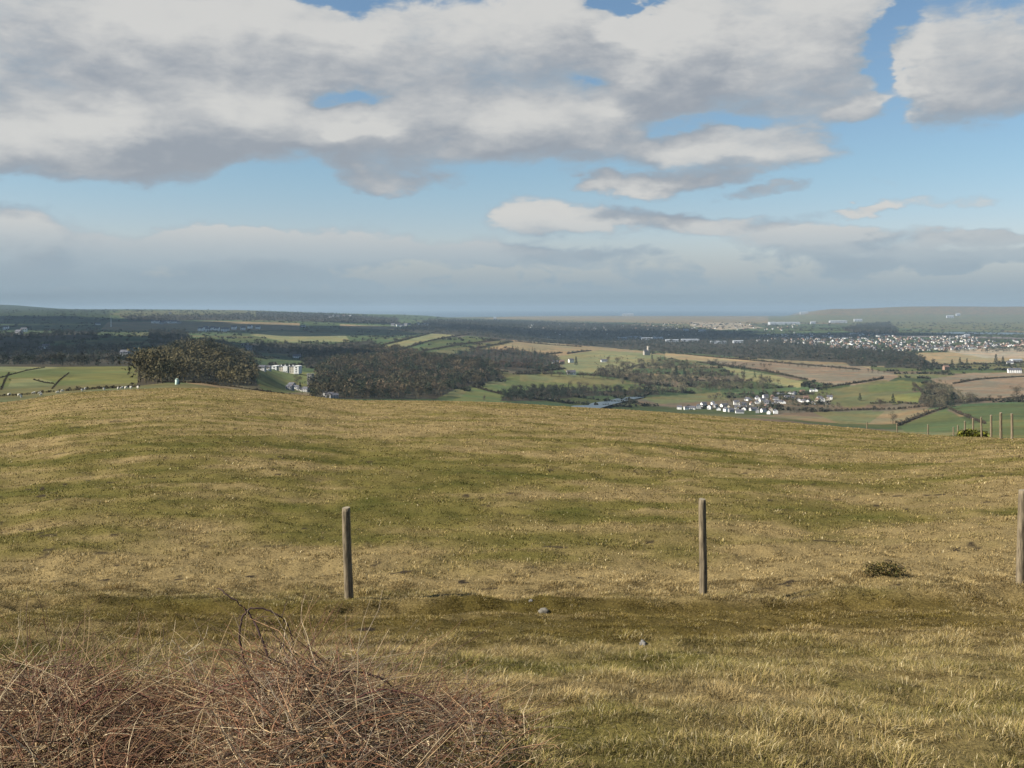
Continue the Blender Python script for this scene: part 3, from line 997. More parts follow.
# ---------------------------------------------------------------- tubes
def tube(pts, radii, sides=5):
    V, Fq = [], []
    n = len(pts)
    for i in range(n):
        d = (pts[min(i + 1, n - 1)] - pts[max(i - 1, 0)]).normalized()
        a = d.orthogonal().normalized()
        b = d.cross(a)
        for k in range(sides):
            t = 2 * math.pi * k / sides
            V.append(pts[i] + (a * math.cos(t) + b * math.sin(t)) * radii[i])
    for i in range(n - 1):
        for k in range(sides):
            k2 = (k + 1) % sides
            Fq.append((i * sides + k, i * sides + k2, (i + 1) * sides + k2, (i + 1) * sides + k))
    return np.array([v[:] for v in V]), np.array(Fq)


# ---------------------------------------------------------------- fence posts
def post_mesh(h, r, seed, lean=(0, 0)):
    rr = random.Random(seed)
    bm = bmesh.new()
    N, K = 22, 30
    rings = []
    ph = [rr.uniform(0, 6.28) for _ in range(4)]
    for i in range(K + 1):
        t = i / K
        z = -0.35 + (h + 0.35) * t
        ring = []
        for k in range(N):
            a = 2 * math.pi * k / N
            w = r * (1 - 0.10 * t) * (1 + 0.03 * math.sin(3 * a + ph[0] + t * 2) + 0.02 * math.sin(7 * a + ph[1]) + 0.015 * math.sin(11 * t * 5 + ph[2]))
            if k in (5, 13) and t > 0.35:
                w *= 0.93
            if i == K:
                w *= 0.92
            ring.append(bm.verts.new((w * math.cos(a) + lean[0] * z + 0.006 * math.sin(t * 4 + ph[3]), w * math.sin(a) + lean[1] * z, z + (0.006 * math.sin(a + ph[0]) if i == K else 0))))
        rings.append(ring)
    for i in range(K):
        for k in range(N):
            f = bm.faces.new((rings[i][k], rings[i][(k + 1) % N], rings[i + 1][(k + 1) % N], rings[i + 1][k]))
            f.smooth = True
            f.material_index = 0
    f = bm.faces.new(rings[-1])
    f.material_index = 1
    me = bpy.data.meshes.new('fence_post')
    bm.to_mesh(me)
    bm.free()
    me.materials.append(M_POST)
    me.materials.append(M_POST_TOP)
    return me


def near_post(px, base_row, top_row, d, r, seed, lean, label):
    x = (px - CX) / F * d
    z = float(ground_near(np.array([x]), np.array([d]))[0])
    top = -(top_row - HZ) / F * d
    o = bpy.data.objects.new('fence_post', post_mesh(top - z, r, seed, lean))
    COL.objects.link(o)
    o.location = (x, d, z)
    tag(o, label, 'fence post', 'wooden posts crossing the foreground')


near_post(349, 603, 508, 11.5, 0.053, 1, (-0.030, 0.02), 'brown round post leaning slightly, nearest the heap of dead bracken')
near_post(703, 597, 499, 11.4, 0.046, 2, (-0.003, 0.0), 'straight slim wooden post, middle one of the three nearest posts')
near_post(1021, 585, 490, 11.5, 0.052, 3, (0.012, 0.0), 'wooden post half cut off by the right edge of the picture')

ords = ['first', 'second', 'third', 'fourth', 'fifth', 'sixth', 'seventh', 'eighth']
far_posts = [(1012, 413.5, 50, .065), (1001, 412.5, 53, .075), (991, 415, 56.5, .065), (981.5, 417, 60, .06), (973, 418, 64, .06), (965, 421, 69, .06), (958, 425, 74, .06), (953.5, 427, 79, .06)]
for i, (px, top, d, r) in enumerate(far_posts):
    x = (px - CX) / F * d
    z = float(ground_near(np.array([x]), np.array([d]))[0])
    tz = -(top - HZ) / F * d
    me = post_mesh(max(tz - z, 0.7), r, 20 + i, (random.uniform(-.02, .02), 0))
    o = bpy.data.objects.new('fence_post', me)
    COL.objects.link(o)
    o.location = (x, d, z)
    tag(o, 'pale thin post, %s from the near end of the fence over the brow' % ords[i], 'fence post', 'posts of the fence going over the hill brow')
for i, (px, top, d, lab) in enumerate([(928, 424.5, 98, 'short post tip above the brow, nearest the close group of far posts'),
                                       (897, 423, 112, 'short post tip on the brow between two other lone post tips'),
                                       (867, 422, 126, 'tiny post tip on the brow, farthest from the close group of far posts')]):
    x = (px - CX) / F * d
    z = float(ground_near(np.array([x]), np.array([d]))[0])
    tz = -(top - HZ) / F * d
    o = bpy.data.objects.new('fence_post', post_mesh(max(tz - z, 0.7), 0.075, 40 + i))
    COL.objects.link(o)
    o.location = (x, d, z)
    tag(o, lab, 'fence post', 'posts of the fence going over the hill brow')


# ---------------------------------------------------------------- dead bracken heap
def curve_bag(n, gen, sides=3):
    """gen(i) -> points (k,3), radii (k,), colour"""
    B = Bag()
    for i in range(n):
        P, rad, c = gen(i)
        V, Fq = tube([Vector(p) for p in P], rad, sides)
        B.add(V, Fq, np.tile(np.array(c)[None], (len(V), 1)))
    return B


def heap_top(x, y):
    """height of the heap above the ground"""
    px = CX + F * x / y
    # back edge of the heap goes lower to the right
    e = sstep(y, 2.0, 3.0) * (1 - sstep(y, 4.5 - 0.5 * sstep(px, 420, 530), 5.2))
    e = e * (1 - sstep(px, 430, 560))
    bump = 0.15 + 0.10 * np.exp(-((px - 300) / 90) ** 2) + 0.05 * math.sin(px / 37.0) + 0.04 * np.exp(-((px - 60) / 60) ** 2)
    return float(e * bump)


STEMC = [(0.34, 0.235, 0.12), (0.26, 0.15, 0.08), (0.42, 0.33, 0.20), (0.13, 0.065, 0.04), (0.17, 0.11, 0.06), (0.08, 0.045, 0.028), (0.16, 0.07, 0.035)]
rb = random.Random(5)


def bracken_stem(i):
    while True:
        y = rb.uniform(2.3, 5.3)
        x = rb.uniform(-0.62, 0.04) * y
        h = heap_top(x, y)
        if h > 0.02 and rb.random() < 0.3 + h * 3:
            break
    g = float(GZ(x, y))
    zb = g + rb.uniform(0.0, 0.9) * h
    ln = rb.uniform(0.12, 0.55) * (0.6 if CX + F * x / y > 430 else 1)
    a = rb.uniform(0, 6.283)
    el = rb.gauss(0.10, 0.38)
    d = Vector((math.cos(a) * math.cos(el), math.sin(a) * math.cos(el), math.sin(el)))
    k = 5
    P = [Vector((x, y, zb))]
    for j in range(k):
        d = (d + Vector((rb.gauss(0, .16), rb.gauss(0, .16), rb.gauss(-0.06, .13)))).normalized()
        P.append(P[-1] + d * ln / k)
    r0 = rb.choice((0.0009, 0.0012, 0.0015, 0.0018, 0.0024))
    c = rb.choice(STEMC)
    v = rb.uniform(0.6, 1.35)
    if CX + F * x / y > 260 and rb.random() < 0.28:
        c = rb.choice([(0.20, 0.15, 0.10), (0.11, 0.075, 0.05), (0.28, 0.22, 0.15)])
    return P, [r0 * (1 - 0.6 * j / k) for j in range(k + 1)], [q * v for q in c]


_gx = np.linspace(-6, 3, 181)
_gy = np.linspace(1.5, 7.5, 121)
_GX, _GY = np.meshgrid(_gx, _gy)
_GZ = ground_near(_GX, _GY)


def GZ(x, y):
    fx = min(max((x + 6) / 0.05, 0), 179.99)
    fy = min(max((y - 1.5) / 0.05, 0), 119.99)
    i, j = int(fx), int(fy)
    fx -= i
    fy -= j
    return ((_GZ[j, i] * (1 - fx) + _GZ[j, i + 1] * fx) * (1 - fy) + (_GZ[j + 1, i] * (1 - fx) + _GZ[j + 1, i + 1] * fx) * fy)


B = curve_bag(10500, bracken_stem)
# curled dead fronds between the stems
nl = 16000
lv, lp = [], []
for i in range(nl):
    while True:
        y = rb.uniform(2.3, 5.3)
        x = rb.uniform(-0.62, 0.04) * y
        h = heap_top(x, y)
        if h > 0.02:
            break
    lp.append((x, y, GZ(x, y) + rb.uniform(0, 1.0) * h))
lp = np.array(lp)
rr_ = np.random.default_rng(77)
tri = rr_.normal(0, 1, (nl, 3, 3)) * np.array((0.0045, 0.0045, 0.0035))
tri[:, 2] *= 3.0
lc = np.array(STEMC)[rr_.integers(0, 7, nl)] * rr_.uniform(0.35, 1.0, (nl, 1))
B.add
VL = (lp[:, None, :] + tri).reshape(-1, 3)
FL = np.arange(nl * 3).reshape(-1, 3)
allv = np.concatenate(B.v + [VL])
allc = np.concatenate(B.c + [np.repeat(lc, 3, 0)])
brk = mesh_np('dead_bracken', allv, [np.concatenate(B.f), FL + B.n], M_STEM, allc)
tag(brk, 'tangled heap of reddish brown dead bracken and brambles in the near corner', 'bracken', kind='stuff')


# tall arching bramble canes rising out of the heap
def cane(points, r0, label, seed, col=(0.055, 0.032, 0.028), sprouts=5):
    rc = random.Random(seed)
    root = None
    P = []
    for (px, py, d) in points:
        P.append(Vector(((px - CX) / F * d, d, -(py - HZ) / F * d)))
    # smooth through the points
    Q = []
    n = len(P)
    for i in range(n - 1):
        p0, p1, p2, p3 = P[max(i - 1, 0)], P[i], P[i + 1], P[min(i + 2, n - 1)]
        for k in range(8):
            t = k / 8
            Q.append(0.5 * ((2 * p1) + (p2 - p0) * t + (2 * p0 - 5 * p1 + 4 * p2 - p3) * t * t + (3 * p1 - p0 - 3 * p2 + p3) * t ** 3))
    Q.append(P[-1])
    Q = [q + Vector((rc.gauss(0, .002), rc.gauss(0, .002), rc.gauss(0, .002))) for q in Q]
    g = float(GZ(Q[0].x, Q[0].y))
    base = Vector((Q[0].x, Q[0].y, g))
    Q[0] = Vector((Q[0].x, Q[0].y, g - 0.03))
    root = empty('bramble', base)
    m = len(Q)
    V, Fq = tube([q - base for q in Q], [r0 * (1 - 0.65 * i / m) for i in range(m)], 5)
    mesh_np('cane', V, [Fq], M_STEM, np.tile(np.array(col)[None], (len(V), 1)), root)
    # side twigs with thorny shoots
    for s in range(sprouts):
        i = rc.randint(m // 4, m - 2)
        a = rc.uniform(0, 6.28)
        d = Vector((math.cos(a), math.sin(a) * 0.6, rc.uniform(-.2, .9))).normalized()
        q = Q[i] - base
        pts = [q]
        L = rc.uniform(0.05, 0.16)
        for k in range(4):
            d = (d + Vector((rc.gauss(0, .2), rc.gauss(0, .2), rc.gauss(0, .2)))).normalized()
            pts.append(pts[-1] + d * L / 4)
        V, Fq = tube(pts, [0.0017, 0.0015, 0.0012, 0.001, 0.0007], 3)
        mesh_np('twig', V, [Fq], M_STEM, np.tile(np.array(col)[None] * 1.2, (len(V), 1)), root)
    tag(root, label, 'bramble', 'bramble canes standing out of the heap')


cane([(283, 700, 4.5), (262, 640, 4.55), (250, 615, 4.6), (236, 601, 4.6), (217, 587, 4.65)], 0.0065, 'dark bramble cane leaning out highest above the heap', 1)
cane([(255, 690, 4.6), (240, 640, 4.6), (247, 611, 4.6), (268, 610, 4.6), (285, 622, 4.6), (294, 645, 4.6)], 0.006, 'dark bramble cane bent over in a small hoop at the top of the heap', 2)
cane([(180, 750, 4.0), (190, 715, 4.0), (215, 690, 4.0), (255, 680, 4.0)], 0.005, 'reddish bramble cane arching low in the middle of the heap', 3, (0.16, 0.06, 0.05))
cane([(405, 735, 4.2), (395, 690, 4.2), (360, 672, 4.2), (320, 676, 4.15), (300, 690, 4.1)], 0.005, 'dark bramble cane arching low near the thin end of the heap', 4)
cane([(138, 700, 4.5), (138, 640, 4.5), (139, 612, 4.5)], 0.0028, 'thin upright dry stalk rising from the left of the heap', 5, (0.24, 0.17, 0.10), 3)
cane([(352, 720, 4.4), (352, 660, 4.4), (350, 636, 4.4)], 0.0028, 'thin upright dry stalk in the grass stems below the leaning post', 6, (0.34, 0.26, 0.16), 3)
cane([(200, 690, 4.4), (190, 660, 4.4), (172, 640, 4.4)], 0.0026, 'pale dry stalk tilted to one side over the heap', 7, (0.48, 0.40, 0.28), 2)


cane([(60, 760, 3.6), (75, 715, 3.6), (110, 690, 3.65), (150, 700, 3.7), (175, 735, 3.7)], 0.0042, 'dark red bramble cane hooping low at the left of the heap', 8, (0.10, 0.035, 0.025))
cane([(330, 760, 3.7), (345, 710, 3.7), (380, 690, 3.7), (430, 700, 3.7), (455, 725, 3.7)], 0.0042, 'dark red bramble cane hooping low at the thin right end of the heap', 9, (0.10, 0.04, 0.03))
cane([(5, 720, 4.0), (30, 680, 4.0), (60, 664, 4.0), (95, 668, 4.0)], 0.0036, 'brown bramble cane bending in from the picture edge', 10, (0.12, 0.06, 0.04))
cane([(300, 730, 4.0), (292, 690, 4.0), (286, 655, 4.05), (272, 632, 4.1)], 0.0036, 'short dark bramble cane rising just below the hooped one', 11)

# ---------------------------------------------------------------- small near things
def leaf_cloud(n, half, size, r, jit=1.0, hollow=0.55):
    """random leaf/twig faces filling an uneven crown"""
    d = r.normal(0, 1, (n, 3))
    d /= np.linalg.norm(d, axis=1)[:, None]
    rad = r.random(n) ** 0.45
    rad = hollow + (1 - hollow) * rad
    lob = 0.78 + 0.35 * np.sin(d[:, 0] * 3.1 + r.uniform(0, 6)) * np.cos(d[:, 1] * 3.7 + r.uniform(0, 6)) + 0.12 * r.normal(0, 1, n)
    p = d * (rad * lob)[:, None] * np.array(half)
    p[:, 2] = np.where(p[:, 2] < -half[2] * 0.75, -half[2] * 0.6 * r.random(n), p[:, 2])
    t = r.normal(0, 1, (n, 3, 3)) * size
    t -= t.mean(1, keepdims=True)
    return (p[:, None, :] + t).reshape(-1, 3), np.arange(n * 3).reshape(-1, 3)


def small_bush(name, px, py, d, half, label, cols, n, size, seed):
    r = np.random.default_rng(seed)
    x = (px - CX) / F * d
    z = float(ground_near(np.array([x]), np.array([d]))[0])
    root = empty(name, (x, d, z))
    V, Fc = leaf_cloud(n, half, size, r)
    V[:, 2] += half[2] * 0.75
    cc = np.array(cols)[r.integers(0, len(cols), n)] * r.uniform(0.6, 1.4, (n, 1))
    mesh_np('foliage', V, [Fc], M_TREE, np.repeat(cc, 3, 0), root)
    Bt = Bag()
    for k in range(14):
        a = r.uniform(0, 6.28)
        e = Vector((math.cos(a) * half[0] * .8, math.sin(a) * half[1] * .8, half[2] * r.uniform(0.9, 1.9)))
        V, Fq = tube([Vector((0, 0, -0.02)), e * 0.5 + Vector((0, 0, 0.02)), e], [half[0] * 0.02, half[0] * 0.015, half[0] * 0.008], 3)
        Bt.add(V, Fq, np.tile(np.array((0.10, 0.075, 0.05))[None], (len(V), 1)))
    Bt.build('stems', M_TREE, root)
    tag(root, label, 'bush')


small_bush('gorse_bush', 885, 586, 12.2, (0.29, 0.18, 0.085), 'small dark gorse bush in the grass between the middle and cut off posts', [(0.06, 0.06, 0.018), (0.10, 0.08, 0.03), (0.03, 0.032, 0.015), (0.15, 0.11, 0.04)], 1500, 0.010, 5)
small_bush('gorse_bush', 973, 436, 62, (1.1, 0.5, 0.3), 'low yellow green gorse bush at the foot of the far fence posts', [(0.14, 0.14, 0.02), (0.08, 0.09, 0.02), (0.05, 0.05, 0.02)], 1600, 0.07, 6)


def stone(px, d, s, seed, label, col=(0.16, 0.145, 0.115)):
    r = random.Random(seed)
    bm = bmesh.new()
    bmesh.ops.create_icosphere(bm, subdivisions=3, radius=1)
    for v in bm.verts:
        n = 1 + 0.22 * math.sin(v.co.x * 3 + seed) * math.cos(v.co.y * 4 - seed) + 0.12 * math.sin(v.co.z * 7 + v.co.x * 5)
        v.co = Vector((v.co.x * s * 1.2 * n, v.co.y * s * n, v.co.z * s * 0.8 * n))
    for f in bm.faces:
        f.smooth = True
    me = bpy.data.meshes.new('stone')
    bm.to_mesh(me)
    bm.free()
    me.materials.append(mat_plain('lichen_stone', col, tuple(c * 0.5 for c in col), 14, bump=0.5))
    o = bpy.data.objects.new('stone', me)
    COL.objects.link(o)
    x = (px - CX) / F * d
    o.location = (x, d, float(ground_near(np.array([x]), np.array([d]))[0]) + s * 0.25)
    o.rotation_euler = (0, 0, r.uniform(0, 6))
    tag(o, label, 'stone')


stone(544, 10.6, 0.045, 2, 'small pale grey stone on the bank edge between the two whole near posts')
stone(531, 10.9, 0.022, 3, 'tiny pale stone lying just beside the larger grey stone on the bank edge', (0.17, 0.16, 0.145))
stone(643, 7.5, 0.028, 4, 'small whitish stone beside a dark hollow in the mossy bank', (0.17, 0.16, 0.145))

# ---------------------------------------------------------------- woods, hedges, trees
rt = np.random.default_rng(99)


def tree_template(n, seed, conifer=False, twig=0.05):
    r = np.random.default_rng(seed)
    if conifer:
        t = r.random(n) ** 0.7
        zz = 0.12 + 0.88 * (1 - t)
        rad = 0.26 * t ** 0.8 * (0.35 + 0.65 * r.random(n))
        a = r.uniform(0, 6.283, n)
        p = np.stack([np.cos(a) * rad, np.sin(a) * rad, zz], -1)
        tr = r.normal(0, 1, (n, 3, 3)) * np.array((twig, twig, twig * 0.6))
    else:
        # several boughs, each a loose ball of twigs
        nb = 9
        c = r.normal(0, 1, (nb, 3)) * np.array((0.17, 0.17, 0.12)) + np.array((0, 0, 0.62))
        k = r.integers(0, nb, n)
        d = r.normal(0, 1, (n, 3))
        d /= np.linalg.norm(d, axis=1)[:, None]
        p = c[k] + d * (r.random(n) ** 0.4)[:, None] * np.array((0.2, 0.2, 0.2))
        low = r.random(n) < 0.15
        p[low, 2] = r.uniform(0.1, 0.45, low.sum())
        tr = r.normal(0, 1, (n, 3, 3)) * twig
        # thin slivers pointing outward like bundles of twigs
        out = p - np.array((0, 0, 0.35))
        out /= np.linalg.norm(out, axis=1)[:, None] + 1e-6
        tr[:, 2] += out * twig * 1.5
    V = (p[:, None, :] + tr).reshape(-1, 3)
    Fc = np.arange(n * 3).reshape(-1, 3)
    tw = [Vector((0, 0, -0.05)), Vector((0.01, 0, 0.25)), Vector((0, 0.01, 0.62))]
    tv, tq = tube(tw, [0.022, 0.017, 0.008], 3)
    tf = np.concatenate([tq[:, [0, 1, 2]], tq[:, [0, 2, 3]]])
    return np.concatenate([V, tv]), np.concatenate([Fc, tf + len(V)])


TPL = {
    'hi': [tree_template(170, 1, twig=0.035), tree_template(170, 2, twig=0.035), tree_template(170, 3, twig=0.035)],
    'lo': [tree_template(40, 4, twig=0.07), tree_template(40, 5, twig=0.07)],
    'con': [tree_template(110, 6, True, 0.05)],
}


def plant_wood(name, poly, kind, sp, h, label):
    # bounding depth range by casting at the corners
    P = [pick(px, py, 300) for px, py in poly]
    ymin, ymax = min(p.y for p in P) * 0.93, max(p.y for p in P) * 1.25
    us = [(p[0] - CX) / F for p in poly]
    u0, u1 = min(us), max(us)
    area = (u1 - u0) * (ymax ** 2 - ymin ** 2) / 2
    n = int(area / (sp * sp))
    n = min(n, 60000)
    Y = np.sqrt(rt.uniform(ymin ** 2, ymax ** 2, n))
    X = rt.uniform(u0, u1, n) * Y
    z = ground(X, Y)
    px, py = CX + F * X / Y, HZ - F * z / Y
    m = inpoly(px, py + rt.normal(0, 0.5, n), poly)
    X, Y, z = X[m], Y[m], z[m]
    n = len(X)
    if n == 0:
        print('EMPTY WOOD', name)
        return
    far = Y.mean() > 2900
    cols = np.array(WCOL[kind])
    cl = np.clip((fbm(X / 70, Y / 70, 400, 2) * 1.6 - 0.3 + rt.normal(0, 0.18, n)) * len(cols), 0, len(cols) - 1).astype(int)
    C = cols[cl] * rt.uniform(0.65, 1.35, (n, 1))
    H = h * rt.uniform(0.65, 1.3, n)
    isc = (kind == 'conifer') & (cl % 3 == 0)
    if kind != 'conifer':
        isc = rt.random(n) < (0.10 if kind != 'brown' else 0.03)
        C[isc] = np.array((0.028, 0.042, 0.026)) * rt.uniform(.8, 1.3, (isc.sum(), 1))
    B = Bag()
    tl = TPL['lo'] if far else TPL['hi']
    which = rt.integers(0, len(tl), n)
    for k, (tv, tf) in enumerate(tl):
        s = (which == k) & ~isc
        if s.sum():
            w = H[s] * rt.uniform(0.9, 1.3, s.sum())
            B.add(*scatter(tv, tf, np.stack([X[s], Y[s], z[s]], -1), np.stack([w, w, H[s]], -1), rt.uniform(0, 6.28, s.sum()), None, C[s]))
    if isc.sum():
        tv, tf = TPL['con'][0]
        hh = H[isc] * 1.15
        B.add(*scatter(tv, tf, np.stack([X[isc], Y[isc], z[isc]], -1), np.stack([hh, hh, hh], -1), rt.uniform(0, 6.28, isc.sum()), None, C[isc]))
    o = B.build(name, M_TREE)
    print('wood', name, n, 'Y', round(Y.min()), round(Y.max()))
    tag(o, label, 'wood', kind='stuff')


WLAB = {
    'dome_wood': 'rounded brown leafless wood rising behind the left of the field',
    'valley_wood': 'large dark brown leafless wood filling the valley beyond the field brow',
    'ridge_wood': 'mixed conifers and russet trees beside the tan hilltop field',
    'brook_wood': 'dark belt of trees below the smooth green field',
    'combe_scrub': 'grey brown leafless wood on the slope below the distant church',
    'plain_wood': 'long blue dark wood across the plain behind the tan fields',
    'left_wood': 'dark wood behind the green pastures at the left',
    'slope_wood': 'dark hedged woodland up the left slope', 'far_wood': 'thin dark belt of trees below the left skyline',
    'house_wood': 'dark wood behind the rounded brown wood', 'park_wood': 'dark trees behind the big white house',
    'mid_wood': 'dark tree belts in the left middle distance', 'town_wood': 'dark wooded knoll in the middle of the far town',
    'lane_wood': 'grey leafless trees around the lane at the right', 'ridge_end_wood': 'dark woodland along the far left ridge',
    'under_town_wood': 'dark trees below the far town', 'village_scrub': 'leafless garden trees among the village houses',
    'slope_scrub': 'scattered leafless bushes on the pale slope below the church', 'farm_copse': 'dark trees round the far farm below the town',
}
WNAME = {k: (k if k not in ('lane_wood',) else k) for k in WLAB}
for (name, poly, kind, sp, h) in WOODS:
    plant_wood(name, poly, kind, sp, h, WLAB[name])

# hedges: lines drawn along the field edges
HEDGES = [
    ([(0, 378), (25, 371), (45, 367.5)], 0.4, 'thin hedge climbing the left green field from the picture edge'),
    ([(1, 390), (5, 380), (9, 373)], 0.4, 'short hedge down the outermost left green field'),
    ([(52, 389), (60, 380), (69, 373)], 0.4, 'dark hedge running down between the two left green fields'),
    ([(34, 380), (45, 383), (54, 384)], 0.4, 'low hedge crossing the green field to meet the dark hedge'),
    ([(-30, 398), (20, 395.5), (60, 391.5), (100, 389), (140, 387)], 1.0, 'long ragged hedge below the left green fields near the sheep'),
    ([(160, 382.5), (200, 383), (240, 388), (290, 395)], 0.8, 'dark low hedge along the brow below the rounded brown wood'),
    ([(470, 386), (490, 392), (512, 397)], 3, 'hedge between the two small green fields under the valley wood'),
    ([(512, 374.5), (560, 374), (600, 376), (640, 381), (650, 388)], 4.5, 'leafless hedge along the top of the smooth green field'),
    ([(541, 356), (552, 354), (562, 353)], 3.5, 'short dark hedge above the farmstead'),
    ([(567, 354), (580, 352), (591, 351)], 3.5, 'short dark hedge on the tan field beyond the farmstead'),
    ([(614, 373), (628, 369), (640, 365)], 3.0, 'dark hedge on the pale slope below the distant church'),
    ([(515, 341.5), (550, 345), (582, 347)], 4, 'long hedge across the top of the tan hilltop field'),
    ([(471, 350), (490, 346), (512, 342)], 4, 'hedge rising along the left edge of the tan hilltop field'),
    ([(407, 357), (425, 351), (460, 345), (500, 340)], 4, 'lower of the long hedges on the striped hillside'),
    ([(400, 350), (430, 341), (470, 334)], 4, 'upper of the long hedges on the striped hillside'),
    ([(372, 348), (400, 341), (445, 330)], 4, 'hedge along the pale strip field on the hillside'),
    ([(668, 353), (720, 358), (790, 364), (860, 370)], 3.5, 'long hedge dividing the tan strip from the brown field'),
    ([(700, 363), (735, 367), (768, 372), (806, 380)], 3.5, 'dark hedge slanting down under the brown field'),
    ([(820, 389), (845, 385), (865, 382), (882, 379)], 3.2, 'dark hedge climbing right from the village top'),
    ([(808, 412), (850, 410.5), (896, 409.5), (935, 406)], 3.2, 'dark hedge under the village and the green paddocks'),
    ([(898, 426), (915, 419), (930, 413), (946, 408)], 2.6, 'broad hedge slanting up from the far post tips'),
    ([(946, 407), (958, 413), (972, 419), (985, 424)], 2.4, 'brown bank hedge dropping right to the far fence'),
    ([(955, 403), (985, 401), (1010, 399), (1060, 395)], 2.6, 'long hedge between the green field and the brown field at right'),
    ([(953, 384), (975, 380), (1000, 378), (1060, 375)], 2.6, 'thin dark hedge crossing the brown field at right'),
    ([(870, 404), (895, 403), (920, 405)], 3.0, 'brown hedge below the bright green paddock'),
    ([(915, 385), (922, 392), (926, 399)], 2.5, 'short pale hedge beside the lane at right'),
    ([(905, 364), (960, 365), (1060, 362)], 4, 'far dark hedge below the pale field under the town'),
]


def hedge(line, h, label):
    P = []
    for i in range(len(line) - 1):
        a, b = line[i], line[i + 1]
        n = max(2, int(abs(b[0] - a[0]) + abs(b[1] - a[1])) // 4)
        for k in range(n):
            t = k / n
            P.append(pick(a[0] + (b[0] - a[0]) * t, a[1] + (b[1] - a[1]) * t, 250))
    P.append(pick(*line[-1], 250))
    pos = []
    for a, b in zip(P[:-1], P[1:]):
        L = (b - a).length
        if L > 260:
            continue
        n = max(1, int(L / (h * 0.55)))
        for k in range(n):
            q = a.lerp(b, (k + random.random()) / n)
            pos.append((q.x + random.gauss(0, h * .25), q.y + random.gauss(0, h * .25)))
    if not pos:
        return
    pos = np.array(pos)
    z = ground(pos[:, 0], pos[:, 1])
    r = np.random.default_rng(int(abs(line[0][0]) * 7 + line[0][1]))
    tv, tf = leaf_cloud(46, (0.75, 0.75, 0.55), 0.16, r)
    tv = tv + np.array((0, 0, 0.4))
    n = len(pos)
    H = h * r.uniform(0.7, 1.3, n)
    big = r.random(n) < 0.05
    H[big] *= 1.9
    base = np.array([(0.065, 0.05, 0.034), (0.05, 0.046, 0.03), (0.08, 0.062, 0.04)])[r.integers(0, 3, n)] * r.uniform(.75, 1.25, (n, 1))
    V, Fc, C = scatter(tv, tf, np.column_stack([pos, z]), np.column_stack([H * 0.8, H * 0.8, H]), r.uniform(0, 6.28, n), None, base)
    o = mesh_np('hedge', V, [Fc], M_TREE, C)
    tag(o, label, 'hedge', 'hedges dividing the fields')


for line, h, lab in HEDGES:
    hedge(line, h, lab)

# far hedges along the unmapped field edges: one mass, beyond counting
n = 260000
Y = np.exp(rt.uniform(math.log(1300), math.log(9500), n))
X = rt.uniform(-0.6, 0.6, n) * Y
z = ground(X, Y)
id1, e1 = voronoi(X, Y, 190, 130, 5)
id2, e2 = voronoi(X, Y, 420, 300, 8, 0.5)
e = np.where(Y > 3500, e2, e1)
wd = np.where(Y > 3500, 0.022, 0.03)
px, py = CX + F * X / Y, HZ - F * z / Y
m = (e < wd) & (z > -149) & (rt.random(n) < np.where(px < 450, 0.6, 1.0))
for poly, c in FIELDS[:36]:
    m &= ~inpoly(px, py, poly)
X, Y, z, px = X[m], Y[m], z[m], px[m]
n = len(X)
print('far hedge clumps', n)
tv, tf = leaf_cloud(14, (0.9, 0.9, 0.6), 0.32, np.random.default_rng(3))
tv = tv + np.array((0, 0, 0.4))
H = rt.uniform(2.2, 5.0, n) * (1 + Y / 9000)
C = np.array([(0.04, 0.04, 0.028), (0.055, 0.048, 0.034), (0.035, 0.042, 0.026)])[rt.integers(0, 3, n)] * rt.uniform(.8, 1.2, (n, 1))
V, Fc, C = scatter(tv, tf, np.stack([X, Y, z], -1), np.stack([H * 1.2, H * 1.2, H], -1), rt.uniform(0, 6.28, n), None, C)
tag(mesh_np('far_hedgerows', V, [Fc], M_TREE, C), 'patchwork of dark hedgerows over the far farmland', 'hedgerows', kind='stuff')


# single trees
def tree_proto(kind, seed):
    r = np.random.default_rng(seed)
    root = empty('bare_tree' if kind == 'bare' else 'conifer_tree', (0, 0, 0))
    if kind == 'bare':
        tv, tf = tree_template(750, seed, twig=0.018)
        col = np.array((0.095, 0.078, 0.052))
    else:
        tv, tf = tree_template(500, seed, True, 0.03)
        if kind == 'round':
            tv = tv.copy()
        col = np.array((0.030, 0.042, 0.026))
    tv = tv[:-9]
    tf = tf[:-12]
    c = np.repeat(col[None] * r.uniform(.6, 1.4, (len(tv) // 3, 1)), 3, 0)
    mesh_np('crown', tv, [tf], M_TREE, c, root)
    Bt = Bag()
    V, Fq = tube([Vector((0, 0, -.06)), Vector((.008, 0, .2)), Vector((0, .01, .45)), Vector((.01, 0, .75))], [0.028, 0.02, 0.014, 0.005], 6)
    Bt.add(V, Fq, np.tile(np.array((0.09, 0.075, 0.055))[None], (len(V), 1)))
    if kind == 'bare':
        for k in range(9):
            a = r.uniform(0, 6.28)
            z0 = r.uniform(.22, .5)
            e = Vector((math.cos(a) * .3, math.sin(a) * .3, z0 + r.uniform(.12, .35)))
            V, Fq = tube([Vector((0, 0, z0)), Vector((e.x * .5, e.y * .5, z0 + (e.z - z0) * .65)), e], [0.011, 0.007, 0.003], 4)
            Bt.add(V, Fq, np.tile(np.array((0.09, 0.075, 0.055))[None], (len(V), 1)))
    Bt.build('trunk', M_TREE, root)
    return root


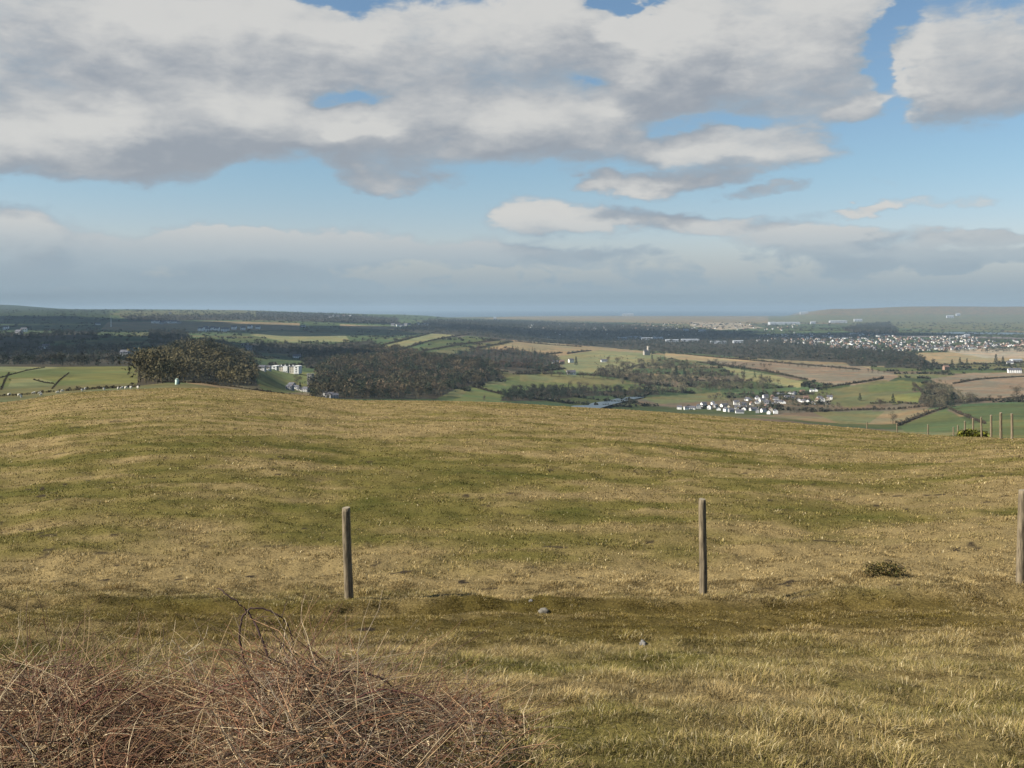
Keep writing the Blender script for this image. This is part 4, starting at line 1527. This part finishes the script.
protos = {'bare': [tree_proto('bare', 51), tree_proto('bare', 52), tree_proto('bare', 53)], 'con': [tree_proto('con', 54), tree_proto('con', 55)]}
used = set()
TREES = [
    # column, foot row, height px, kind, label
    (952, 409, 15, 'con', 'dark bushy evergreen standing where the hedges meet below the brown field'),
    (893, 405, 11, 'con', None), (860, 401, 8, 'con', 'reddish dark round tree in the paddock right of the village'),
    (1017, 398, 13, 'bare', 'spreading leafless tree on the long hedge near the right edge'),
    (970, 402, 12, 'bare', 'leafless tree on the hedge just right of the dark evergreen'),
    (880, 407, 9, 'bare', 'leafless tree on the hedge below the paddocks'),
    (893, 424, 12, 'bare', 'leafless tree in the tan field behind the far post tips'),
    (700, 378, 9, 'con', None), (676, 379, 13, 'con', 'pointed dark conifer standing tallest above the slope wood'),
    (684, 379, 11, 'con', 'broad dark conifer beside the tallest pointed one'),
    (576, 366, 10, 'con', 'dark tree beside the white farm buildings'),
    (617, 364, 8, 'bare', None), (623, 368, 8, 'bare', None), (608, 362, 6, 'bare', None),
    (300, 392, 10, 'con', None), (324, 388, 12, 'con', 'dark round tree beside the small church tower'), (316, 393, 9, 'con', None), (297, 385, 11, 'bare', 'leafless tree on the lawn before the big white house'),
    (362, 334, 5, 'con', 'small lone dark tree in the pale field in the left distance'),
    (925, 372, 12, 'con', 'large dark tree clump below the far town, nearer the paddocks'), (932, 372, 9, 'con', None),
    (996, 365, 11, 'con', 'dark evergreen beside the white farm at the right edge'), (1003, 365, 9, 'con', None),
    (952, 366, 7, 'con', None), (960, 366, 9, 'con', None), (967, 366, 8, 'con', None),
    (484, 401, 6, 'bare', 'small leafless tree in the green field just over the brow'),
    (826, 391, 6, 'con', None), (770, 408, 8, 'con', 'dark evergreen among the middle of the village houses'), (762, 410, 7, 'con', None),
    (652, 360, 6, 'con', None),
    (39, 382, 3.5, 'bare', None), (10, 381, 3, 'bare', None), (930, 395, 14, 'bare', 'tall leafless tree above the lane at right'), (915, 392, 11, 'bare', None), (942, 400, 13, 'bare', None),
]
gen_lab = {'bare': 'leafless tree standing alone in the far valley fields', 'con': 'dark evergreen standing in the far valley'}


def put_tree(px, py, hp, kind, label, ymin=300):
    p = pick(px, py, ymin)
    pr = protos[kind][(int(px * 3 + py)) % len(protos[kind])]
    if pr.name in used:
        o = copy_tree(pr)
    else:
        used.add(pr.name)
        o = pr
    h = hp / F * p.y
    o.location = p
    o.scale = (h * random.uniform(0.9, 1.25),) * 2 + (h,)
    o.rotation_euler = (0, 0, random.uniform(0, 6.28))
    tag(o, label or gen_lab[kind], 'tree', 'lone trees in the valley')


for t in TREES:
    put_tree(*t)
for (a, b, rowa, rowb, cnt, hp, lab) in [(706, 775, 363, 368, 12, 4.5, 'thin leafless tree in the row along the tan strip below the far wood'),
                                         (788, 890, 366, 374, 16, 4.5, 'bushy tree in the line across the brown field'),
                                         (525, 640, 375, 381, 14, 6.5, 'leafless tree on the hedge above the smooth green field'),
                                         (570, 640, 388, 394, 10, 7, 'leafless tree at the edge of the dark belt below the green field'),
                                         (940, 1020, 404, 399, 6, 7, 'leafless tree on the long hedge under the brown field at right')]:
    for k in range(cnt):
        t = (k + random.random() * 0.8) / cnt
        put_tree(a + (b - a) * t, rowa + (rowb - rowa) * t + random.uniform(-.6, .6), hp * random.uniform(.7, 1.2), 'bare', lab)


# ---------------------------------------------------------------- buildings
def box_bm(bm, cx, cy, cz, sx, sy, sz, mat=0):
    vs = [bm.verts.new((cx + sx * a / 2, cy + sy * b / 2, cz + sz * c)) for c in (0, 1) for (a, b) in ((-1, -1), (1, -1), (1, 1), (-1, 1))]
    for f in ((0, 3, 2, 1), (4, 5, 6, 7), (0, 1, 5, 4), (1, 2, 6, 5), (2, 3, 7, 6), (3, 0, 4, 7)):
        bm.faces.new([vs[i] for i in f]).material_index = mat


def bm_obj(name, bm, mat, parent):
    me = bpy.data.meshes.new(name)
    bmesh.ops.recalc_face_normals(bm, faces=bm.faces)
    bm.to_mesh(me)
    bm.free()
    me.materials.append(mat)
    o = bpy.data.objects.new(name, me)
    COL.objects.link(o)
    o.parent = parent
    return o


def gabled(bm, L, W, H, G):
    """walls with gable ends, ridge along x"""
    v = [bm.verts.new(c) for c in ((-L / 2, -W / 2, -2), (L / 2, -W / 2, -2), (L / 2, W / 2, -2), (-L / 2, W / 2, -2), (-L / 2, -W / 2, H), (L / 2, -W / 2, H), (L / 2, W / 2, H), (-L / 2, W / 2, H), (-L / 2, 0, H + G), (L / 2, 0, H + G))]
    for f in ((0, 1, 5, 4), (2, 3, 7, 6), (1, 2, 6, 9, 5), (3, 0, 4, 8, 7), (4, 5, 9, 8), (6, 7, 8, 9)):
        bm.faces.new([v[i] for i in f])


def roof_bm(L, W, H, G, o=0.35, t=0.25):
    bm = bmesh.new()
    k = G / (W / 2)
    for s in (-1, 1):
        pts = [(-L / 2 - o, s * (W / 2 + o), H - o * k + .06), (L / 2 + o, s * (W / 2 + o), H - o * k + .06), (L / 2 + o, 0, H + G + .06), (-L / 2 - o, 0, H + G + .06)]
        a = [bm.verts.new(p) for p in pts]
        b = [bm.verts.new((p[0], p[1], p[2] + t)) for p in pts]
        bm.faces.new(a)
        bm.faces.new(b)
        for i in range(4):
            bm.faces.new((a[i], a[(i + 1) % 4], b[(i + 1) % 4], b[i]))
    return bm


def house_proto(name, L, W, H, G, wall, roof, wins=3, storeys=2):
    root = empty(name, (0, 0, 0))
    bm = bmesh.new()
    gabled(bm, L, W, H, G)
    bm_obj('wall', bm, wall, root)
    rf = bm_obj('roof', roof_bm(L, W, H, G), roof, root)
    bm = bmesh.new()
    box_bm(bm, L / 2 - 0.6, 0, H + G - 0.6, 0.8, 0.6, 1.7)
    bm_obj('chimney', bm, M_BRICK, rf)
    for st in range(storeys):
        for k in range(wins):
            bm = bmesh.new()
            x = -L / 2 + L * (k + 0.5) / wins
            box_bm(bm, x, -W / 2 - 0.03, 0.9 + st * 2.6, 1.1, 0.1, 1.2)
            bm_obj('window', bm, M_GLASS, root)
    bm = bmesh.new()
    box_bm(bm, L / 2 + 0.03, 0, 1.0, 0.1, 1.1, 1.2)
    bm_obj('window', bm, M_GLASS, root)
    bm = bmesh.new()
    box_bm(bm, L / 2 + 0.03, 1.6, 0.0, 0.1, 0.9, 2.0)
    bm_obj('door', bm, M_SLATE, root)
    return root


HP = [
    house_proto('white_house', 9.5, 6.5, 5.0, 2.6, M_WHITE, M_SLATE, 3),
    house_proto('white_bungalow', 12, 7.5, 2.9, 2.6, M_WHITE, M_SLATE, 4, 1),
    house_proto('cream_house', 9, 6.5, 5.0, 2.6, M_CREAM, M_TILE, 3),
    house_proto('grey_house', 10, 7, 4.8, 2.6, M_GREY, M_SLATE, 3),
    house_proto('brick_house', 9, 6.5, 5.0, 2.6, M_BRICK, M_TILE, 3),
]
hused = set()
WORDS = ['white two storey', 'low white', 'cream', 'grey', 'brown brick']


def put_house(px, py, k, rz, scale, label, group, ymin=400):
    p = pick(px, py, ymin)
    o = HP[k]
    if o.name in hused:
        o = copy_tree(o)
    else:
        hused.add(o.name)
    o.location = (p.x, p.y, p.z)
    o.rotation_euler = (0, 0, rz)
    o.scale = (scale,) * 3
    tag(o, label, 'house', group)
    return o


rh = random.Random(31)
VILLAGE = [(680, 409.5), (686, 410), (692, 409.5), (699, 409), (704, 406.5), (710, 409), (716, 408), (719, 410.5), (724, 407), (729, 409), (731, 412), (736, 404.5), (738, 409), (742, 405.5), (748, 400.5), (744, 410),
           (757, 403.5), (758, 399.5), (762, 402.5), (766, 401), (760, 408.5), (766, 408), (768, 405), (763, 412.5), (758, 413), (771, 411.5), (769, 414), (772, 399), (776, 400), (779, 396.5), (782, 395.5), (778, 403), (784, 403.5),
           (790, 394.5), (795, 395), (802, 394), (806, 393.5), (793, 400), (799, 401.5), (804, 402), (808, 403.5), (813, 404.5), (818, 403), (823, 402), (828, 401), (830, 399.5), (826, 404), (811, 392), (816, 391.5), (787, 398.5),
           (752, 406), (748, 409), (740, 413), (726, 411.5), (713, 405), (774, 407), (765, 398.5), (753, 411), (776, 414), (806, 400), (820, 400)]
for (px, py) in VILLAGE:
    k = rh.choices([0, 1, 2, 3, 4], [6, 5, 1.2, 2, 0.6])[0]
    put_house(px + rh.uniform(-.6, .6), py + rh.uniform(-.3, .3), k, rh.choice((0, 1.57)) + rh.uniform(-.5, .5), rh.uniform(0.62, 0.85), WORDS[k] + ' house ' + ('at the near left end' if px < 712 else 'at the upper right end' if px > 790 else 'in the upper middle' if py < 404 else 'in the lower middle') + ' of the village beyond the field brow', 'village houses beyond the brow')
FARMS = [(6, 329.5, 0, 'small pale house high on the left slope nearest the picture edge'), (24, 332, 0, 'white house among trees high on the left slope'), (19, 334.5, 3, 'grey roofed barn house just below the white house on the left slope'),
         (41, 350.5, 1, 'long white bungalow in the dark trees on the left slope'), (46, 349, 3, 'grey house touching the long white bungalow on the left slope'),
         (98, 325, 1, 'bright white farmhouse below the left skyline near the mast'), (125, 356, 3, 'pale grey house in the dark wood behind the green pastures'),
         (170, 314.5, 0, 'lone white house close under the left skyline'),
         (258, 329, 0, 'white cottage beside the row of white houses, slightly apart'), (303, 327, 1, 'pale low house between the pale strip fields'),
         (555, 363.5, 1, 'long white farm building at the left of the farmstead'), (562, 364, 4, 'brown barn in the middle of the farmstead'), (571, 362.5, 0, 'white farmhouse at the right end of the farmstead'),
         (571, 374.5, 1, 'tiny white building at the hedge below the farmstead'), (604, 362, 1, 'low pale shed on the slope under the church'),
         (1011, 373, 0, 'white gabled house below the pale barns near the right edge'), (1018, 373, 0, 'white gabled house last before the right edge'),
         (1010, 364, 1, 'pale long barn above the white gabled houses'), (946, 370, 4, 'reddish brown house among the dark trees below the town'),
         (297, 358, 1, 'long pale roofed building above the big white house'), (468, 330, 4, 'lone pinkish house on the hillside above the striped fields'),
         (249, 350, 3, 'grey blue house behind the rounded brown wood'), (245, 346, 1, 'pale house behind the rounded brown wood, higher one')]
for (px, py, k, lab) in FARMS:
    put_house(px, py, k, rh.uniform(-.4, .4), 1.25 if py > 340 else 1.8, lab, 'farmhouses scattered in the valley')
for (px, py) in [(154 + i * 3.6 + rh.uniform(-1, 1), 323.5 + rh.uniform(-.7, .7)) for i in range(8)]:
    k = rh.choice((0, 1, 0, 3))
    put_house(px, py, k, rh.uniform(-.4, .4), 1.7, WORDS[k] + ' house in the tiny hamlet on the tan fields at left', 'hamlet houses under the left skyline')
for (px, py) in [(201, 331), (208, 331.5), (217, 331), (224, 331.5), (226, 330.5), (234, 329.5), (243, 330), (250, 328.5), (206, 329.8), (213, 330)]:
    k = rh.choice((0, 1, 0, 0))
    put_house(px, py, k, rh.uniform(-.4, .4), 1.9, WORDS[k] + ' house in the bright row above the rounded brown wood', 'bright houses above the rounded wood')
for (px, py) in [(330, 318), (338, 317), (344, 316.5), (350, 316), (334, 316.5), (393, 326), (398, 326.5), (402, 327), (406, 326), (409, 325), (418, 325), (423, 325), (427, 325.5), (398, 324.5)]:
    k = rh.choice((0, 1, 0, 2, 3))
    put_house(px, py, k, rh.uniform(-.4, .4), 2.0, WORDS[k] + ' house on the far ridge left of the sea strip', 'houses on the far ridge')
# houses round the small church
for (px, py) in [(292, 387.5), (296, 389), (290, 390), (301, 391), (306, 392), (326, 396), (330, 398), (334, 399), (323, 391), (318, 386), (323, 375.5)]:
    k = rh.choice((3, 0, 3, 2, 1))
    put_house(px, py, k, rh.uniform(-.6, .6), 0.75, WORDS[k] + ' cottage near the small grey church tower', 'cottages by the small church')

# far town
TOWN = [(765, 335), (812, 334), (880, 333), (905, 338), (960, 336), (1000, 341), (1100, 339), (1100, 347), (1000, 347), (940, 351), (895, 352), (850, 350), (800, 344), (745, 341)]
pts = []
while len(pts) < 720:
    px, py = rh.uniform(745, 1040), rh.uniform(333, 352)
    if inpoly(np.array([px]), np.array([py]), TOWN)[0] and vnoise(np.array([px / 9]), np.array([py / 2.0]), 4)[0] > 0.33:
        pts.append((px, py))
for i in range(46):      # the bright estate along the pale field
    pts.append((935 + i * 2.1 + rh.uniform(-.8, .8), 351.0 - i * 0.11 + rh.uniform(-1.6, .3)))
pts.sort(key=lambda p: -p[1])
for i in range(100):
    pts.append((rh.uniform(520, 800), rh.uniform(324, 330) + (rh.uniform(0, 10) if rh.random() < .25 else 0)))
NIND = 165
lowt = []
for i, (px, py) in enumerate(pts):
    k = rh.choices([0, 1, 2, 3, 4], [3.5, 3, 3.5, 3, 3])[0]
    if i < NIND:
        put_house(px, py, k, rh.choice((0, 1.57)) + rh.uniform(-.5, .5), rh.uniform(0.8, 1.1), WORDS[k] + ' house ' + ('beside the pale field' if px > 935 else 'at the left end' if px < 850 else 'in the middle') + ' of the near side of the far town', 'houses of the far town', 2500)
    else:
        p = pick(px, py, 2500)
        lowt.append((p, k, rh.uniform(0, 3.1), rh.uniform(0.85, 1.2)))
bmh = bmesh.new()
gabled(bmh, 10, 7, 4.6, 2.6)
bmesh.ops.triangulate(bmh, faces=bmh.faces)
tv = np.array([v.co[:] for v in bmh.verts])
tf = np.array([[v.index for v in f.verts] for f in bmh.faces])
bmh.free()
wallc = np.array([(0.66, 0.65, 0.62), (0.56, 0.55, 0.52), (0.5, 0.44, 0.36), (0.36, 0.36, 0.36), (0.3, 0.19, 0.14)])
bmr = roof_bm(10, 7, 4.6, 2.6)
bmesh.ops.triangulate(bmr, faces=bmr.faces)
bmr.verts.ensure_lookup_table()
rv = np.array([v.co[:] for v in bmr.verts])
rf = np.array([[v.index for v in f.verts] for f in bmr.faces])
bmr.free()
pos = np.array([p[0][:] for p in lowt])
rz = np.array([p[2] for p in lowt])
sc = np.array([p[3] for p in lowt])[:, None] * np.ones((1, 3))
kc = np.array([p[1] for p in lowt])
B = Bag()
B.add(*scatter(tv, tf, pos, sc, rz, None, wallc[kc]))
B.add(*scatter(rv, rf, pos, sc, rz, None, np.array([(0.09, 0.09, 0.1), (0.09, 0.09, 0.1), (0.16, 0.1, 0.08), (0.1, 0.1, 0.1), (0.15, 0.09, 0.07)])[kc]))
M_TOWN = mat_attr('town_walls', 0.05, 0.05, 0.8)
tag(B.build('town_houses', M_TOWN), 'mass of tiny pale houses of the far town', 'town', kind='stuff')
# garden trees between the town houses
n = 1500
tx = np.array([rh.uniform(768, 1040) for _ in range(n)])
ty = np.array([rh.uniform(333, 353) for _ in range(n)])
tp = [pick(a, b, 2500) for a, b in zip(tx[:n], ty[:n])]
tp = np.array([p[:] for p in tp])
tvv, tff = TPL['lo'][0]
H = rt.uniform(6, 13, n)
cc = np.array([(0.035, 0.042, 0.03), (0.05, 0.048, 0.034)])[rt.integers(0, 2, n)]
V, Fc, C = scatter(tvv, tff, tp, np.stack([H * 1.2, H * 1.2, H], -1), rt.uniform(0, 6, n), None, cc)
tag(mesh_np('town_trees', V, [Fc], M_TREE, C), 'small dark trees between the houses of the far town', 'trees', kind='stuff')


# long pale sheds on the plain
def shed(px, py, L, W, H, label, wall=M_SHEET, ymin=2500):
    p = pick(px, py, ymin)
    root = empty('warehouse', p)
    bm = bmesh.new()
    gabled(bm, L, W, H, H * .25)
    bm_obj('wall', bm, wall, root)
    bm_obj('roof', roof_bm(L, W, H, H * .25, 0.5, 0.4), M_SHEDROOF, root)
    for k in range(3):
        bm = bmesh.new()
        box_bm(bm, -L / 2 + L * (k + .5) / 3, -W / 2 - .06, 0, min(5, L * .12), 0.2, H * .6)
        bm_obj('door', bm, M_SLATE, root)
    tag(root, label, 'warehouse', 'pale warehouses on the plain')


for i, (px, py, wpx, lab) in enumerate([(622, 339.5, 9, 'pale warehouse at the left end of the row before the dark wood'), (634, 339, 14, 'long white warehouse second in the row before the dark wood'),
                                        (647, 340, 11, 'pale warehouse in the row straight above the church spire'), (658, 339.5, 9, 'brownish warehouse right of the one above the church'),
                                        (672, 342, 13, 'long low white warehouse nearest the middle of the row'), (690, 341.5, 18, 'longest low white warehouse in the row'),
                                        (718, 343.5, 16, 'pale warehouse isolated right of the longest one'), (738, 343, 10, 'whitish warehouse last to the right of the row'),
                                        (686, 331.5, 5, 'bright white block above the row of warehouses'), (702, 332, 7, 'low pale block right of the bright white block'),
                                        (838, 323, 17, 'large bright white factory far behind the town'), (813, 324, 5, 'small white block left of the large white factory'),
                                        (784, 324.5, 30, 'very long pale sheds far behind the town at left'), (858, 321.5, 8, 'small pale block right of the large white factory'),
                                        (804, 314.3, 8, 'far white building at the foot of the headland'), (628, 316, 11, 'pale building or quarry on the far sands'),
                                        (1016, 362, 10, 'pale barn with white roof near the right edge'), (495, 319.5, 3, 'tiny white building by the far shore'),
                                        (950, 318, 7, 'white farm group on the slope of the headland'), (958, 316, 4, 'small white block right of the farm group on the headland'), (967, 337, 5, 'pale block beside the estuary')]):
    p = pick(px, py, 2500)
    shed(px, py, wpx / F * p.y, max(18, wpx / F * p.y * 0.3), max(6, 2.0 / F * p.y), lab)


# the big white country house
def mansion():
    p = pick(287, 372.5, 900)
    k = p.y / 1500
    root = empty('country_house', p, -0.12)
    root.scale = (k * .95, k, k * .8)
    bm = bmesh.new()
    box_bm(bm, 0, 0, -2, 28, 14, 13.5)
    bm_obj('main_block', bm, M_CREAM, root)
    for s in (-1, 1):
        bm = bmesh.new()
        box_bm(bm, s * 18, -0.8, -2, 8, 15, 14.5)
        wg = bm_obj('pavilion', bm, M_WHITE, root)
        bm = bmesh.new()
        box_bm(bm, s * 18, -0.8, 12.51, 8.6, 15.6, 0.5)
        bm_obj('parapet', bm, M_WHITE, wg)
        for st in range(3):
            bm = bmesh.new()
            box_bm(bm, s * 18, -8.34, 1.2 + 3.9 * st, 2.2, 0.12, 2.0)
            bm_obj('window', bm, M_GLASS, root)
    bm = bmesh.new()
    box_bm(bm, 0, -7.6, -2, 7, 1.1, 14.5)
    bm_obj('portico', bm, M_WHITE, root)
    bm = bmesh.new()
    box_bm(bm, 0, 0, 11.51, 28.6, 14.6, 0.5)
    rf = bm_obj('roof', bm, M_SLATE, root)
    for x in (-9, -3, 4, 10):
        bm = bmesh.new()
        box_bm(bm, x, 0, 12.01, 1.6, 1.2, 2.4)
        bm_obj('chimney', bm, M_WHITE, rf)
    for st in range(3):
        for j in range(8):
            x = -12.2 + 24.4 * j / 7
            if abs(x) < 3.6:
                continue
            bm = bmesh.new()
            box_bm(bm, x, -7.04, 0.9 + 3.7 * st, 1.3, 0.12, 2.0)
            bm_obj('window', bm, M_GLASS, root)
    for j in (-2, 0, 2):
        bm = bmesh.new()
        box_bm(bm, j, -8.2, 1.0 if j else 0.0, 1.2, 0.12, 2.2)
        bm_obj('window' if j else 'door', bm, M_GLASS, root)
    tag(root, 'large white country house with end pavilions standing on a green lawn', 'country house')


mansion()
for px, L, lab in ((262, 9, 'low whitish stable block farthest from the big country house'), (268, 7, 'low whitish outbuilding next to the big country house')):
    p = pick(px, 370.5, 900)
    root = empty('stable_block', p, -0.1)
    bm = bmesh.new()
    gabled(bm, L, 6, 4.5, 2)
    bm_obj('wall', bm, M_GREY, root)
    bm_obj('roof', roof_bm(L, 6, 4.5, 2), M_SLATE, root)
    for k in (-1, 0, 1):
        bm = bmesh.new()
        box_bm(bm, k * L * .3, -3.06, 0, 1.6, 0.12, 2.6)
        bm_obj('door', bm, M_WHITE, root)
    tag(root, lab, 'stable')


def church(px, py, tw, th, nl, side, label, wall, rz, ymin, pinn=True):
    p = pick(px, py, ymin)
    root = empty('church', p, rz)
    bm = bmesh.new()
    box_bm(bm, 0, 0, -3, tw, tw, th + 3)
    tower = bm_obj('tower', bm, wall, root)
    bm = bmesh.new()
    for k in range(4):
        for s in range(3):
            a = (-1 + s) * tw * .36
            x, y = ((a, -tw / 2), (a, tw / 2), (-tw / 2, a), (tw / 2, a))[k]
            box_bm(bm, x * 1.0, y * 1.0, th + .003, tw * .18, tw * .18, tw * .16)
    bm_obj('battlements', bm, wall, tower)
    for sx in (-1, 1):
        bm = bmesh.new()
        box_bm(bm, sx * tw * .22, -tw / 2 - .04, th * .68, tw * .16, .12, th * .15)
        bm_obj('belfry_window', bm, M_GLASS, tower)
    if nl:
        bm = bmesh.new()
        gabled(bm, nl, tw * 1.1, th * .4, th * .2)
        bmesh.ops.translate(bm, verts=bm.verts, vec=(side * (tw / 2 + nl / 2 + .01), 0, 0))
        bm_obj('nave', bm, wall, root)
        bm = roof_bm(nl, tw * 1.1, th * .4, th * .2, .2, .3)
        bmesh.ops.translate(bm, verts=bm.verts, vec=(side * (tw / 2 + nl / 2 + .3), 0, 0))
        bm_obj('roof', bm, M_SLATE, root)
    tag(root, label, 'church')


church(310.5, 385, 6.5, 13, 14, 1, 'small church with square grey stone tower beside dark trees', M_STONE, -0.2, 900)
church(648.5, 355, 6.5, 24, 13, -1, 'distant pale church tower standing alone on the hilltop field edge', M_TSTONE, 0.5, 2300)

# radio mast, far left
p = pick(111, 327, 2500)
root = empty('mast', p)
V, Fq = tube([Vector((0, 0, -1)), Vector((0, 0, 18)), Vector((0, 0, 42))], [1.6, 1.2, 0.5], 6)
mesh_np('pole', V, [Fq], M_WHITE, None, root)
bm = bmesh.new()
for a in range(3):
    box_bm(bm, math.cos(a * 2.1) * 1.6, math.sin(a * 2.1) * 1.6, 36, 1.0, 1.0, 4)
bm_obj('aerial', bm, M_GREY, root)
tag(root, 'thin pale radio mast rising from the left hillside', 'mast')

# water tank on the brow
p = pick(177, 384.5, 250, 700)
root = empty('water_tank', p)
k = p.y / 440
V, Fq = tube([Vector((0, 0, -.3)), Vector((0, 0, 0.1)), Vector((0, 0, 2.3 * k)), Vector((0, 0, 2.5 * k)), Vector((0, 0, 2.6 * k))], [.8 * k, .8 * k, .8 * k, .5 * k, .02], 18)
mesh_np('tank', V, [Fq], M_TANK, None, root, smooth=True)
V, Fq = tube([Vector((0, 0, 2.1 * k)), Vector((0, 0, 2.32 * k))], [.84 * k, .84 * k], 18)
mesh_np('rim', V, [Fq], M_TANKD, None, root)
bm = bmesh.new()
box_bm(bm, 1.05 * k, 0, -.3, .45 * k, .5 * k, 1.6 * k)
bm_obj('pump_box', bm, M_TANKD, root)
tag(root, 'pale green round water tank on the brow below the rounded brown wood', 'water tank')


# sheep along the hedge
def sheep_mesh():
    me = bpy.data.meshes.new('sheep_skeleton')
    P = [(0, 0, .62), (-.38, 0, .64), (.36, 0, .66), (.55, 0, .62), (.72, 0, .42), (.80, 0, .30),
         (-.36, .14, .4), (-.38, .14, .2), (-.36, .14, 0), (-.36, -.14, .4), (-.38, -.14, .2), (-.36, -.14, 0),
         (.32, .13, .38), (.32, .13, .2), (.32, .13, 0), (.32, -.13, .38), (.32, -.13, .2), (.32, -.13, 0)]
    E = [(0, 1), (0, 2), (2, 3), (3, 4), (4, 5), (1, 6), (6, 7), (7, 8), (1, 9), (9, 10), (10, 11), (2, 12), (12, 13), (13, 14), (2, 15), (15, 16), (16, 17)]
    rad = [.30, .27, .26, .15, .09, .06] + [.10, .045, .04] * 4
    me.from_pydata(P, E, [])
    o = bpy.data.objects.new('sheep_skeleton', me)
    COL.objects.link(o)
    o.modifiers.new('s', 'SKIN')
    for i, v in enumerate(me.skin_vertices[0].data):
        v.radius = (rad[i], rad[i])
    me.skin_vertices[0].data[0].use_root = True
    sb = o.modifiers.new('u', 'SUBSURF')
    sb.levels = 1
    bpy.context.view_layer.update()
    dg = bpy.context.evaluated_depsgraph_get()
    m2 = bpy.data.meshes.new_from_object(o.evaluated_get(dg))
    bpy.data.objects.remove(o)
    m2.name = 'sheep'
    m2.materials.clear()
    m2.materials.append(M_WOOL)
    return m2


SM = sheep_mesh()
for i, (px, py) in enumerate([(9, 396), (19, 396.5), (21, 398), (34, 394.5), (40, 394.5), (41, 396), (58, 394), (62, 392.5), (82, 391.5), (85, 390.5), (104, 390.5), (118, 390), (122, 389.5), (126, 389.3), (131, 389), (138, 389)]):
    p = pick(px, py, 250, 700)
    o = bpy.data.objects.new('sheep', SM)
    COL.objects.link(o)
    o.location = p
    o.rotation_euler = (0, 0, rh.uniform(0, 6.28))
    o.scale = (1.25,) * 3
    tag(o, 'pale sheep grazing along the ragged hedge below the left green fields', 'sheep', 'sheep grazing over the brow')

# ---------------------------------------------------------------- render settings
SC.cycles.max_bounces = 5
SC.cycles.diffuse_bounces = 2
SC.cycles.glossy_bounces = 2
SC.cycles.transmission_bounces = 2
SC.cycles.volume_bounces = 0
SC.cycles.use_denoising = True
print('scene built; objects', len(bpy.data.objects))
